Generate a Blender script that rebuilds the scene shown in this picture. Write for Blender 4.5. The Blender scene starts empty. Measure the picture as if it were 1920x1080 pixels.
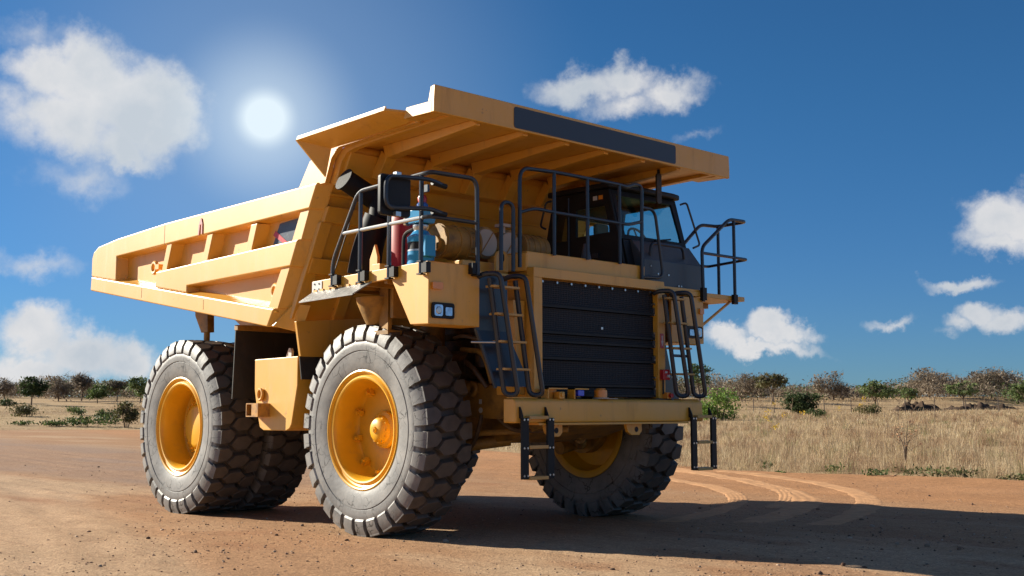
import bpy, bmesh, math, random
import numpy as np
from mathutils import Vector, Matrix

random.seed(7)
RNG = np.random.default_rng(11)
S = bpy.context.scene
COL = S.collection
R = math.radians

# ------------------------------------------------------------------ camera
CAM = np.array([12.05, -11.051, 1.552])
YAW, PITCH, FPX = R(136.945), R(6.07), 2168.0          # focal length in pixels of a 1920 wide picture
cam_d = bpy.data.cameras.new('camera')
cam_d.sensor_width = 36.0
cam_d.lens = 36.0 * FPX / 1920.0
cam_d.clip_start, cam_d.clip_end = 0.1, 6000
cam = bpy.data.objects.new('camera', cam_d)
cam.location = CAM
cam.rotation_euler = (R(90) + PITCH, 0, YAW - R(90))
COL.objects.link(cam)
S.camera = cam
_d = np.array([math.cos(YAW) * math.cos(PITCH), math.sin(YAW) * math.cos(PITCH), math.sin(PITCH)])
_r = np.array([math.sin(YAW), -math.cos(YAW), 0.0])
_u = np.cross(_r, _d)

def pix_dir(x, y):
    """direction of a photo pixel"""
    w = _d + _r * (x - 960) / FPX - _u * (y - 540) / FPX
    return w

# ------------------------------------------------------------------ world, sun, exposure
EXPOSURE = 0.95
S.view_settings.view_transform = 'Standard'
S.view_settings.look = 'None'
S.view_settings.gamma = 1.0
S.view_settings.use_curve_mapping = False
S.view_settings.exposure = EXPOSURE
SUN_AZ, SUN_EL = R(204.0), R(24.0)                        # direction towards the sun

W = bpy.data.worlds.new('World')
S.world = W
W.use_nodes = True
wt = W.node_tree
wt.nodes.clear()

def wn(t, **k):
    n = wt.nodes.new(t)
    for a, b in k.items():
        setattr(n, a, b)
    return n

def wl(a, b):
    wt.links.new(a, b)

def wmath(op, a, b=None, clamp=False):
    n = wn('ShaderNodeMath', operation=op, use_clamp=clamp)
    for i, v in enumerate((a, b)):
        if v is None:
            continue
        if hasattr(v, 'is_output'):
            wl(v, n.inputs[i])
        else:
            n.inputs[i].default_value = v
    return n.outputs[0]

def build_world():
    out = wn('ShaderNodeOutputWorld')
    sky = wn('ShaderNodeTexSky')
    sky.sky_type = 'NISHITA'
    sky.sun_disc = False
    sky.sun_elevation = SUN_EL
    sky.sun_rotation = R(90) - SUN_AZ                      # Blender measures from +Y, clockwise
    sky.altitude = 1200
    sky.air_density = 1.0
    sky.dust_density = 0.1
    sky.ozone_density = 2.2
    tint = wn('ShaderNodeMix', data_type='RGBA', blend_type='MULTIPLY')
    tint.inputs['Factor'].default_value = 1.0
    tint.inputs[7].default_value = (0.28, 0.62, 0.93, 1)
    tg = wn('ShaderNodeTexCoord'); sz_ = wn('ShaderNodeSeparateXYZ'); wl(tg.outputs['Generated'], sz_.inputs[0])
    tm = wn('ShaderNodeMapRange'); tm.interpolation_type = 'SMOOTHSTEP'; wl(sz_.outputs[2], tm.inputs['Value'])
    tm.inputs['From Min'].default_value = 0.0; tm.inputs['From Max'].default_value = 0.30
    tcol = wn('ShaderNodeMix', data_type='RGBA'); wl(tm.outputs[0], tcol.inputs['Factor'])
    tcol.inputs[6].default_value = (0.29, 0.53, 0.88, 1); tcol.inputs[7].default_value = (0.27, 0.64, 0.93, 1)
    wl(tcol.outputs[2], tint.inputs[7])
    wl(sky.outputs[0], tint.inputs[6])
    bg = wn('ShaderNodeBackground')
    bg.inputs[1].default_value = 0.050
    wl(tint.outputs[2], bg.inputs[0])

    tc = wn('ShaderNodeTexCoord')
    D = tc.outputs['Generated']
    # warp the direction with noise so the cloud outlines are ragged
    def noise(scale, detail, rough, lac=2.0):
        n = wn('ShaderNodeTexNoise')
        n.inputs['Scale'].default_value = scale
        n.inputs['Detail'].default_value = detail
        n.inputs['Roughness'].default_value = rough
        n.inputs['Lacunarity'].default_value = lac
        wl(D, n.inputs['Vector'])
        return n
    n1 = noise(13, 8, 0.62)
    sub = wn('ShaderNodeVectorMath', operation='SUBTRACT')
    wl(n1.outputs['Color'], sub.inputs[0]); sub.inputs[1].default_value = (.5, .5, .5)
    sc = wn('ShaderNodeVectorMath', operation='SCALE'); sc.inputs['Scale'].default_value = 0.085
    wl(sub.outputs[0], sc.inputs[0])
    add = wn('ShaderNodeVectorMath', operation='ADD')
    wl(D, add.inputs[0]); wl(sc.outputs[0], add.inputs[1])
    DW = add.outputs[0]

    # clouds: photo pixel of the centre, half width, half height, weight
    blobs = [
        (170, 150, 95, 85, 1.0), (250, 215, 130, 100, 1.0), (110, 130, 100, 60, .85), (140, 230, 110, 80, .9), (310, 215, 75, 85, 1.0),
        (235, 290, 90, 45, .85), (40, 215, 60, 60, .45), (60, 60, 90, 30, .25), (150, 335, 110, 40, .35),
        (1165, 150, 85, 42, .85), (1090, 165, 90, 38, .75), (1260, 172, 75, 40, .72), (1180, 195, 100, 32, .55), (1300, 250, 40, 14, .2),
        (70, 625, 80, 48, .95), (150, 665, 100, 50, .95), (230, 670, 60, 42, .85), (50, 690, 110, 40, .8), (60, 500, 90, 28, .38), (120, 740, 170, 25, .5),
        (1895, 415, 75, 45, 1.0), (1900, 455, 80, 28, .7), (1830, 395, 30, 25, .4), (1990, 400, 110, 60, 1.0),
        (1465, 630, 58, 27, .95), (1372, 648, 62, 21, .8), (1425, 658, 110, 17, .75),
        (1845, 590, 55, 26, .8), (1900, 605, 50, 28, .9), (1795, 612, 45, 20, .6), (1805, 525, 75, 18, .75), (1660, 595, 50, 14, .45), (1770, 635, 40, 12, .3),
    ]
    acc = None
    for (x, y, w, h, wt_) in blobs:
        c = pix_dir(x, y); c = c / np.linalg.norm(c)
        rr = np.cross(c, [0, 0, 1]); rr /= np.linalg.norm(rr)
        uu = np.cross(rr, c)
        w_, h_ = w * 1.17 / FPX, h * 1.17 / FPX
        d1 = wn('ShaderNodeVectorMath', operation='DOT_PRODUCT'); wl(DW, d1.inputs[0]); d1.inputs[1].default_value = tuple(rr / w_)
        d2 = wn('ShaderNodeVectorMath', operation='DOT_PRODUCT'); wl(DW, d2.inputs[0]); d2.inputs[1].default_value = tuple(uu / h_)
        cb = wn('ShaderNodeCombineXYZ'); wl(d1.outputs['Value'], cb.inputs[0]); wl(d2.outputs['Value'], cb.inputs[1])
        ln = wn('ShaderNodeVectorMath', operation='LENGTH'); wl(cb.outputs[0], ln.inputs[0])
        v = wmath('MULTIPLY', wmath('SUBTRACT', 1.0, ln.outputs['Value']), wt_)
        acc = v if acc is None else wmath('SMOOTH_MAX', acc, v)
        if acc.node.operation == 'SMOOTH_MAX':
            acc.node.inputs[2].default_value = 0.12
    n2 = noise(30, 7, 0.6)
    # fair weather clouds of the same kind, added out of view as white fill
    ng = noise(4.2, 6, 0.55)
    vd = wn('ShaderNodeVectorMath', operation='DOT_PRODUCT'); wl(D, vd.inputs[0]); vd.inputs[1].default_value = tuple(_d)
    mo = wn('ShaderNodeMapRange'); wl(vd.outputs['Value'], mo.inputs['Value'])
    mo.inputs['From Min'].default_value = .86; mo.inputs['From Max'].default_value = .76
    sep = wn('ShaderNodeSeparateXYZ'); wl(D, sep.inputs[0])
    up_ = wmath('GREATER_THAN', sep.outputs[2], 0.02)
    gen = wmath('MULTIPLY', wmath('MULTIPLY', wmath('MULTIPLY', wmath('SUBTRACT', ng.outputs[0], 0.53), 5.0), mo.outputs[0]), up_)
    acc = wmath('MAXIMUM', acc, wmath('SUBTRACT', gen, wmath('MULTIPLY', wmath('SUBTRACT', 1.0, mo.outputs[0]), 3.0)))
    dens = wmath('ADD', acc, wmath('MULTIPLY', wmath('SUBTRACT', n2.outputs[0], 0.5), 0.46))
    mr = wn('ShaderNodeMapRange'); mr.interpolation_type = 'SMOOTHSTEP'
    wl(dens, mr.inputs['Value'])
    mr.inputs['From Min'].default_value = 0.02
    mr.inputs['From Max'].default_value = 0.60
    mask = wmath('MULTIPLY', mr.outputs[0], 0.97)
    # cloud tone: bright edges, a little grey in thick parts
    n3 = noise(11, 6, 0.55)
    mr2 = wn('ShaderNodeMapRange'); wl(n3.outputs[0], mr2.inputs['Value'])
    mr2.inputs['From Min'].default_value = 0.36; mr2.inputs['From Max'].default_value = 0.60
    ramp = wn('ShaderNodeMix', data_type='RGBA')
    thick = wmath('SUBTRACT', wmath('ADD', wmath('MULTIPLY', mr2.outputs[0], 0.9), 0.55), wmath('MULTIPLY', dens, 0.85), clamp=True)
    wl(thick, ramp.inputs['Factor'])
    ramp.inputs[6].default_value = (0.28, 0.305, 0.335, 1)
    ramp.inputs[7].default_value = (0.395, 0.392, 0.395, 1)
    bgc = wn('ShaderNodeBackground'); wl(ramp.outputs[2], bgc.inputs[0]); bgc.inputs[1].default_value = 1.0
    mix = wn('ShaderNodeMixShader'); wl(mask, mix.inputs[0]); wl(bg.outputs[0], mix.inputs[1]); wl(bgc.outputs[0], mix.inputs[2])
    # the white sun glow that stands in the sky
    c = pix_dir(497, 222); c = c / np.linalg.norm(c)
    dv = wn('ShaderNodeVectorMath', operation='DISTANCE'); nrm = wn('ShaderNodeVectorMath', operation='NORMALIZE')
    wl(D, nrm.inputs[0]); wl(nrm.outputs[0], dv.inputs[0]); dv.inputs[1].default_value = tuple(c)
    def glow(a, b, k):
        m = wn('ShaderNodeMapRange'); m.interpolation_type = 'SMOOTHSTEP'
        wl(dv.outputs['Value'], m.inputs['Value'])
        m.inputs['From Min'].default_value = b / FPX; m.inputs['From Max'].default_value = a / FPX
        m.inputs['To Max'].default_value = k
        return m.outputs[0]
    g = wmath('ADD', wmath('ADD', glow(0, 66, .85), glow(0, 200, .44)), glow(0, 640, .17), clamp=True)
    bgs = wn('ShaderNodeBackground'); bgs.inputs[0].default_value = (0.41, 0.475, 0.52, 1); bgs.inputs[1].default_value = 1.0
    mix2 = wn('ShaderNodeMixShader'); wl(g, mix2.inputs[0]); wl(mix.outputs[0], mix2.inputs[1]); wl(bgs.outputs[0], mix2.inputs[2])
    wl(mix2.outputs[0], out.inputs[0])
build_world()

sun_d = bpy.data.lights.new('sun', 'SUN')
sun_d.energy = 5.0
sun_d.angle = R(0.53)
sun_d.color = (1.0, 0.93, 0.78)
sun = bpy.data.objects.new('sun', sun_d)
tos = Vector((math.cos(SUN_AZ) * math.cos(SUN_EL), math.sin(SUN_AZ) * math.cos(SUN_EL), math.sin(SUN_EL)))
sun.rotation_euler = tos.to_track_quat('Z', 'Y').to_euler()
sun.location = tos * 60
COL.objects.link(sun)

# ------------------------------------------------------------------ materials
def material(name, color, rough=0.5, metal=0.0, var=0.12, vscale=1.5, bump=0.0, bscale=40, spec=0.5, coat=0.0,
             dirt=None, dirt_scale=2.0, dirt_lo=.5, dirt_hi=.75, dirt_amt=.6, hue2=None):
    m = bpy.data.materials.new(name)
    m.use_nodes = True
    nt = m.node_tree
    b = nt.nodes['Principled BSDF']
    b.inputs['Roughness'].default_value = rough
    b.inputs['Metallic'].default_value = metal
    b.inputs['Specular IOR Level'].default_value = spec
    b.inputs['Coat Weight'].default_value = coat
    b.inputs['Coat Roughness'].default_value = 0.15
    tc = nt.nodes.new('ShaderNodeTexCoord')
    n = nt.nodes.new('ShaderNodeTexNoise')
    n.inputs['Scale'].default_value = vscale
    n.inputs['Detail'].default_value = 6
    nt.links.new(tc.outputs['Object'], n.inputs['Vector'])
    mx = nt.nodes.new('ShaderNodeMix'); mx.data_type = 'RGBA'
    mp = nt.nodes.new('ShaderNodeMapRange')
    mp.inputs['From Min'].default_value = .3; mp.inputs['From Max'].default_value = .7
    nt.links.new(n.outputs[0], mp.inputs['Value'])
    nt.links.new(mp.outputs[0], mx.inputs['Factor'])
    c = np.array(color)
    c1 = c * (1 - var)
    c2 = np.array(hue2) if hue2 is not None else np.clip(c * (1 + var), 0, 1)
    mx.inputs[6].default_value = (*c1, 1); mx.inputs[7].default_value = (*c2, 1)
    col = mx.outputs[2]
    if dirt is not None:
        n2 = nt.nodes.new('ShaderNodeTexNoise'); n2.inputs['Scale'].default_value = dirt_scale; n2.inputs['Detail'].default_value = 9
        n2.inputs['Roughness'].default_value = .65
        nt.links.new(tc.outputs['Object'], n2.inputs['Vector'])
        m2 = nt.nodes.new('ShaderNodeMapRange')
        m2.inputs['From Min'].default_value = dirt_lo; m2.inputs['From Max'].default_value = dirt_hi
        m2.inputs['To Max'].default_value = dirt_amt
        nt.links.new(n2.outputs[0], m2.inputs['Value'])
        mx2 = nt.nodes.new('ShaderNodeMix'); mx2.data_type = 'RGBA'
        nt.links.new(m2.outputs[0], mx2.inputs['Factor'])
        nt.links.new(col, mx2.inputs[6]); mx2.inputs[7].default_value = (*dirt, 1)
        col = mx2.outputs[2]
    nt.links.new(col, b.inputs['Base Color'])
    if bump > 0:
        n3 = nt.nodes.new('ShaderNodeTexNoise'); n3.inputs['Scale'].default_value = bscale; n3.inputs['Detail'].default_value = 5
        nt.links.new(tc.outputs['Object'], n3.inputs['Vector'])
        bp = nt.nodes.new('ShaderNodeBump'); bp.inputs['Strength'].default_value = bump; bp.inputs['Distance'].default_value = .02
        nt.links.new(n3.outputs[0], bp.inputs['Height'])
        nt.links.new(bp.outputs[0], b.inputs['Normal'])
    return m

def wear(m):
    """thin rain streaks, scuffs and chips on the paint"""
    nt = m.node_tree; b = nt.nodes['Principled BSDF']; old = b.inputs['Base Color'].links[0].from_socket
    tc = [n for n in nt.nodes if n.type == 'TEX_COORD'][0]
    def layer(scale, mapping, lo, hi, amt, col, src):
        mp = nt.nodes.new('ShaderNodeMapping'); mp.inputs['Scale'].default_value = mapping
        nt.links.new(tc.outputs['Object'], mp.inputs['Vector'])
        n = nt.nodes.new('ShaderNodeTexNoise'); n.inputs['Scale'].default_value = scale; n.inputs['Detail'].default_value = 8; n.inputs['Roughness'].default_value = .7
        nt.links.new(mp.outputs[0], n.inputs['Vector'])
        r = nt.nodes.new('ShaderNodeMapRange'); r.inputs['From Min'].default_value = lo; r.inputs['From Max'].default_value = hi; r.inputs['To Max'].default_value = amt
        nt.links.new(n.outputs[0], r.inputs['Value'])
        x = nt.nodes.new('ShaderNodeMix'); x.data_type = 'RGBA'; nt.links.new(r.outputs[0], x.inputs['Factor'])
        nt.links.new(src, x.inputs[6]); x.inputs[7].default_value = (*col, 1)
        return x.outputs[2], r.outputs[0]
    c, f1 = layer(2.2, (2.5, 2.5, .35), .54, .74, .45, (.40, .19, .045), old)
    c, f2 = layer(9, (1, 1, 1), .64, .70, .6, (.24, .12, .05), c)
    nt.links.new(c, b.inputs['Base Color'])
    ad = nt.nodes.new('ShaderNodeMath'); ad.operation = 'MULTIPLY_ADD'; nt.links.new(f1, ad.inputs[0]); ad.inputs[1].default_value = .5; ad.inputs[2].default_value = .44
    nt.links.new(ad.outputs[0], b.inputs['Roughness'])

M = {}
DUST = (.66, .50, .33)
M['yellow'] = material('yellow_paint', (.72, .352, .026), .46, var=.05, vscale=.8, bump=.03, bscale=2.2, coat=.55, dirt=DUST, dirt_scale=1.3, dirt_lo=.40, dirt_hi=.8, dirt_amt=.22)
M['yellow'].node_tree.nodes['Principled BSDF'].inputs['Coat Roughness'].default_value = .36
wear(M['yellow'])
M['rim'] = material('rim_yellow_paint', (.74, .385, .012), .42, var=.08, vscale=3, coat=.12, dirt=(.35, .2, .08), dirt_scale=4, dirt_lo=.55, dirt_hi=.8, dirt_amt=.4)
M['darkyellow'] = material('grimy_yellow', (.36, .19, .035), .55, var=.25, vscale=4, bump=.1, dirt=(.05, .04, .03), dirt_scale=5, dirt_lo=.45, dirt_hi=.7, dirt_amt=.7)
M['navy'] = material('navy_black_paint', (.016, .021, .032), .35, var=.2, vscale=3, coat=.25)
M['slate'] = material('slate_grey_paint', (.050, .064, .080), .4, var=.15, vscale=1.5, dirt=(.12, .10, .09), dirt_scale=2, dirt_amt=.35)
M['black'] = material('black_steel', (.012, .012, .013), .5, var=.3, vscale=3, spec=.3)
M['matte'] = material('sooty_black', (.009, .009, .011), .6, var=.3, vscale=3, spec=.18)
M['blackrubber'] = material('black_rubber_sheet', (.022, .020, .019), .75, var=.25, vscale=2, bump=.1, dirt=(.09, .07, .055), dirt_scale=2, dirt_amt=.3)
M['greasy'] = material('greasy_engine', (.035, .025, .017), .55, var=.5, vscale=6, bump=.2, dirt=(.18, .09, .02), dirt_scale=5, dirt_lo=.5, dirt_hi=.65, dirt_amt=.6)
M['galv'] = material('grey_dusty_rubber_flap', (.26, .25, .23), .5, var=.2, vscale=8, dirt=(.12, .11, .10), dirt_scale=12, dirt_amt=.5)
M['steel'] = material('bare_steel', (.55, .54, .52), .3, metal=.9, var=.1)
M['pale'] = material('pale_filter_cover', (.50, .40, .30), .5, var=.08, vscale=3)
M['red'] = material('red_paint', (.48, .02, .025), .35, var=.1, coat=.3)
M['darkred'] = material('dark_red_tank_paint', (.32, .012, .016), .5, var=.15, spec=.25)
M['blue'] = material('bright_blue_paint', (.02, .27, .55), .35, var=.1, coat=.3)
M['bandblue'] = material('blue_band', (.02, .13, .45), .4, var=.1)
M['whitish'] = material('off_white_paint', (.55, .54, .52), .5, var=.08)
M['stickerblack'] = material('sign_plate_slate', (.030, .043, .066), .45, var=.06, vscale=.6)
M['decalglass'] = material('dark_decal', (.06, .075, .10), .3, var=.25, vscale=5, dirt=(.35, .36, .37), dirt_scale=3.2, dirt_lo=.55, dirt_hi=.7, dirt_amt=.55)  # pale smudge paints a whitish reflection into the decal colour
M['pinkred'] = material('faded_red_paint', (.50, .16, .15), .5, var=.1)
M['amber'] = material('amber_plastic', (.80, .28, .03), .25, var=.06, coat=.5)
M['orange'] = material('orange_plastic', (.70, .20, .02), .3, var=.08)
M['beaconblue'] = material('blue_beacon_lens', (.03, .06, .75), .2, var=.1, coat=.6)
M['seat'] = material('grey_seat_fabric', (.22, .22, .23), .8, var=.2, vscale=9)
M['rust'] = material('rusty_yellow', (.50, .24, .04), .6, var=.2, vscale=9, dirt=(.20, .09, .04), dirt_scale=14, dirt_lo=.45, dirt_hi=.6, dirt_amt=.7)
M['hose'] = material('brown_hose', (.10, .06, .03), .5, var=.3, vscale=9)
M['rung'] = material('worn_yellow_tread', (.55, .33, .10), .5, var=.15, vscale=9, dirt=(.35, .24, .16), dirt_scale=9)

def mat_grille():
    m = bpy.data.materials.new('perforated_grille'); m.use_nodes = True
    nt = m.node_tree; b = nt.nodes['Principled BSDF']
    tc = nt.nodes.new('ShaderNodeTexCoord'); mp = nt.nodes.new('ShaderNodeMapping')
    mp.inputs['Scale'].default_value = (1, 34, 34 * 1.15)
    nt.links.new(tc.outputs['Object'], mp.inputs['Vector'])
    v = nt.nodes.new('ShaderNodeTexVoronoi'); v.inputs['Scale'].default_value = 1.0; v.inputs['Randomness'].default_value = .08
    nt.links.new(mp.outputs[0], v.inputs['Vector'])
    r = nt.nodes.new('ShaderNodeMapRange'); r.inputs['From Min'].default_value = .38; r.inputs['From Max'].default_value = .5
    nt.links.new(v.outputs['Distance'], r.inputs['Value'])
    mx = nt.nodes.new('ShaderNodeMix'); mx.data_type = 'RGBA'
    nt.links.new(r.outputs[0], mx.inputs['Factor'])
    mx.inputs[6].default_value = (.004, .004, .005, 1); mx.inputs[7].default_value = (.040, .038, .040, 1)
    nt.links.new(mx.outputs[2], b.inputs['Base Color']); b.inputs['Roughness'].default_value = .6; b.inputs['Specular IOR Level'].default_value = .25
    bp = nt.nodes.new('ShaderNodeBump'); bp.inputs['Strength'].default_value = .4; bp.inputs['Distance'].default_value = .004
    nt.links.new(r.outputs[0], bp.inputs['Height']); nt.links.new(bp.outputs[0], b.inputs['Normal'])
    return m
M['grille'] = mat_grille()

def mat_glass(name, tint, refl=.055):
    m = bpy.data.materials.new(name); m.use_nodes = True
    nt = m.node_tree; nt.nodes.clear()
    o = nt.nodes.new('ShaderNodeOutputMaterial'); t = nt.nodes.new('ShaderNodeBsdfTransparent'); g = nt.nodes.new('ShaderNodeBsdfGlossy')
    mx = nt.nodes.new('ShaderNodeMixShader'); fr = nt.nodes.new('ShaderNodeValue'); fr.outputs[0].default_value = refl
    n = nt.nodes.new('ShaderNodeTexNoise'); n.inputs['Scale'].default_value = 3
    mr = nt.nodes.new('ShaderNodeMapRange'); mr.inputs['To Min'].default_value = .02; mr.inputs['To Max'].default_value = .12
    nt.links.new(n.outputs[0], mr.inputs['Value']); nt.links.new(mr.outputs[0], g.inputs['Roughness'])
    t.inputs[0].default_value = (*tint, 1); g.inputs[0].default_value = (.9, .9, .9, 1)
    nt.links.new(fr.outputs[0], mx.inputs[0]); nt.links.new(t.outputs[0], mx.inputs[1]); nt.links.new(g.outputs[0], mx.inputs[2])
    nt.links.new(mx.outputs[0], o.inputs[0])
    return m
M['glass'] = mat_glass('tinted_cab_glass', (.72, .93, .93))
M['glassdark'] = mat_glass('dark_cab_glass', (.42, .46, .44))
M['lens'] = material('lamp_lens', (.50, .53, .60), .08, metal=.6, var=.3, vscale=20, coat=1.0)

def mat_tyre():
    m = material('dusty_tyre_rubber', (.15, .147, .145), .5, var=.25, vscale=2.2, bump=.12, bscale=16, spec=.5,
                 dirt=(.31, .295, .275), dirt_scale=2.6, dirt_lo=.38, dirt_hi=.68, dirt_amt=.7)
    nt = m.node_tree; b = nt.nodes['Principled BSDF']
    old = b.inputs['Base Color'].links[0].from_socket
    tc = [n for n in nt.nodes if n.type == 'TEX_COORD'][0]
    # fine cracks in the rubber: distorted voronoi edges, broken up by noise
    n = nt.nodes.new('ShaderNodeTexNoise'); n.inputs['Scale'].default_value = 2.6; n.inputs['Detail'].default_value = 4
    nt.links.new(tc.outputs['Object'], n.inputs['Vector'])
    mv = nt.nodes.new('ShaderNodeVectorMath'); mv.operation = 'SCALE'; mv.inputs['Scale'].default_value = .5
    nt.links.new(n.outputs['Color'], mv.inputs[0])
    ad = nt.nodes.new('ShaderNodeVectorMath'); nt.links.new(tc.outputs['Object'], ad.inputs[0]); nt.links.new(mv.outputs[0], ad.inputs[1])
    v = nt.nodes.new('ShaderNodeTexVoronoi'); v.feature = 'DISTANCE_TO_EDGE'; v.inputs['Scale'].default_value = 5.2
    nt.links.new(ad.outputs[0], v.inputs['Vector'])
    r = nt.nodes.new('ShaderNodeMapRange'); r.inputs['From Min'].default_value = .012; r.inputs['From Max'].default_value = .04
    r.inputs['To Min'].default_value = 1; r.inputs['To Max'].default_value = 0
    nt.links.new(v.outputs['Distance'], r.inputs['Value'])
    n2 = nt.nodes.new('ShaderNodeTexNoise'); n2.inputs['Scale'].default_value = 3.5; n2.inputs['Detail'].default_value = 3
    nt.links.new(tc.outputs['Object'], n2.inputs['Vector'])
    r2 = nt.nodes.new('ShaderNodeMapRange'); r2.inputs['From Min'].default_value = .45; r2.inputs['From Max'].default_value = .62
    nt.links.new(n2.outputs[0], r2.inputs['Value'])
    mu = nt.nodes.new('ShaderNodeMath'); mu.operation = 'MULTIPLY'
    nt.links.new(r.outputs[0], mu.inputs[0]); nt.links.new(r2.outputs[0], mu.inputs[1])
    mx = nt.nodes.new('ShaderNodeMix'); mx.data_type = 'RGBA'
    nt.links.new(mu.outputs[0], mx.inputs['Factor']); nt.links.new(old, mx.inputs[6]); mx.inputs[7].default_value = (.02, .018, .016, 1)
    sp = nt.nodes.new('ShaderNodeSeparateXYZ'); nt.links.new(tc.outputs['Object'], sp.inputs[0])
    ab = nt.nodes.new('ShaderNodeMath'); ab.operation = 'ABSOLUTE'; nt.links.new(sp.outputs[1], ab.inputs[0])
    sw = nt.nodes.new('ShaderNodeMapRange'); sw.inputs['From Min'].default_value = .342; sw.inputs['From Max'].default_value = .352
    nt.links.new(ab.outputs[0], sw.inputs['Value'])
    nz = nt.nodes.new('ShaderNodeTexNoise'); nz.inputs['Scale'].default_value = 7; nz.inputs['Detail'].default_value = 6
    nt.links.new(tc.outputs['Object'], nz.inputs['Vector'])
    tr = nt.nodes.new('ShaderNodeMix'); tr.data_type = 'RGBA'; nt.links.new(nz.outputs[0], tr.inputs['Factor'])
    tr.inputs[6].default_value = (.040, .037, .035, 1); tr.inputs[7].default_value = (.150, .122, .098, 1)
    fin = nt.nodes.new('ShaderNodeMix'); fin.data_type = 'RGBA'
    nt.links.new(sw.outputs[0], fin.inputs['Factor']); nt.links.new(tr.outputs[2], fin.inputs[6]); nt.links.new(mx.outputs[2], fin.inputs[7])
    nt.links.new(fin.outputs[2], b.inputs['Base Color'])
    b.inputs['Roughness'].default_value = .5
    return m
M['tyre'] = mat_tyre()

def mat_ground(name, cols, scale, stretch, bump, fine):
    """earth: three soil colours mixed by stretched noise, fine grain as relief"""
    m = bpy.data.materials.new(name); m.use_nodes = True
    nt = m.node_tree; b = nt.nodes['Principled BSDF']; b.inputs['Roughness'].default_value = .95; b.inputs['Specular IOR Level'].default_value = .15
    tc = nt.nodes.new('ShaderNodeTexCoord')
    mp = nt.nodes.new('ShaderNodeMapping'); mp.inputs['Scale'].default_value = stretch; mp.inputs['Rotation'].default_value = (0, 0, R(-14))
    nt.links.new(tc.outputs['Object'], mp.inputs['Vector'])
    def nz(s, d, ro, src):
        n = nt.nodes.new('ShaderNodeTexNoise'); n.inputs['Scale'].default_value = s; n.inputs['Detail'].default_value = d; n.inputs['Roughness'].default_value = ro
        nt.links.new(src, n.inputs['Vector']); return n.outputs[0]
    def mr(x, a, c, lo=0, hi=1):
        r = nt.nodes.new('ShaderNodeMapRange'); r.inputs['From Min'].default_value = a; r.inputs['From Max'].default_value = c
        r.inputs['To Min'].default_value = lo; r.inputs['To Max'].default_value = hi
        nt.links.new(x, r.inputs['Value']); return r.outputs[0]
    def mix(f, a, c, mode='MIX'):
        x = nt.nodes.new('ShaderNodeMix'); x.data_type = 'RGBA'; x.blend_type = mode
        if hasattr(f, 'is_output'): nt.links.new(f, x.inputs['Factor'])
        else: x.inputs['Factor'].default_value = f
        for i, v in ((6, a), (7, c)):
            if hasattr(v, 'is_output'): nt.links.new(v, x.inputs[i])
            else: x.inputs[i].default_value = (*v, 1)
        return x.outputs[2]
    if cols is None:                                          # soil colour stored on the mesh
        at_ = nt.nodes.new('ShaderNodeAttribute'); at_.attribute_name = 'soil'; c = at_.outputs['Color']
        c = mix(mr(nz(3.5, 8, .7, mp.outputs[0]), .50, .72, 0, .45), c, (.27, .15, .085))
    else:
        c = mix(mr(nz(scale, 8, .6, mp.outputs[0]), .40, .60), cols[0], cols[1])
        c = mix(mr(nz(scale * .37, 6, .6, mp.outputs[0]), .50, .66), c, cols[2])
    g = nz(fine, 4, .7, tc.outputs['Object'])
    c = mix(1.0, c, mix(mr(g, .28, .72), (.48, .45, .43), (1.32, 1.3, 1.28)), 'MULTIPLY')
    g2 = nz(fine * .23, 5, .7, tc.outputs['Object'])
    c = mix(1.0, c, mix(mr(g2, .35, .65), (.85, .82, .80), (1.1, 1.1, 1.1)), 'MULTIPLY')
    nt.links.new(c, b.inputs['Base Color'])
    bp = nt.nodes.new('ShaderNodeBump'); bp.inputs['Strength'].default_value = bump; bp.inputs['Distance'].default_value = .03
    nt.links.new(g, bp.inputs['Height'])
    bp2 = nt.nodes.new('ShaderNodeBump'); bp2.inputs['Strength'].default_value = bump; bp2.inputs['Distance'].default_value = .035
    nt.links.new(g2, bp2.inputs['Height']); nt.links.new(bp.outputs[0], bp2.inputs['Normal'])
    nt.links.new(bp2.outputs[0], b.inputs['Normal'])
    return m
M['road'] = mat_ground('red_dirt_road', None, .5, (.35, 1.2, 1), .45, 40)
M['field'] = mat_ground('dry_field_soil', ((.50, .37, .21), (.42, .29, .16), (.36, .25, .14)), .15, (.7, .7, 1), .4, 9)
M['track'] = material('pale_sand', (.50, .275, .140), .95, var=.15, vscale=5, bump=.4, bscale=26, spec=.1)
M['stone'] = material('dark_pebbles', (.20, .125, .085), .9, var=.45, vscale=.8, spec=.2)
M['berm'] = material('dark_turned_earth', (.075, .050, .035), .95, var=.35, vscale=1.5, bump=.6, bscale=3, spec=.1)

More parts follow.
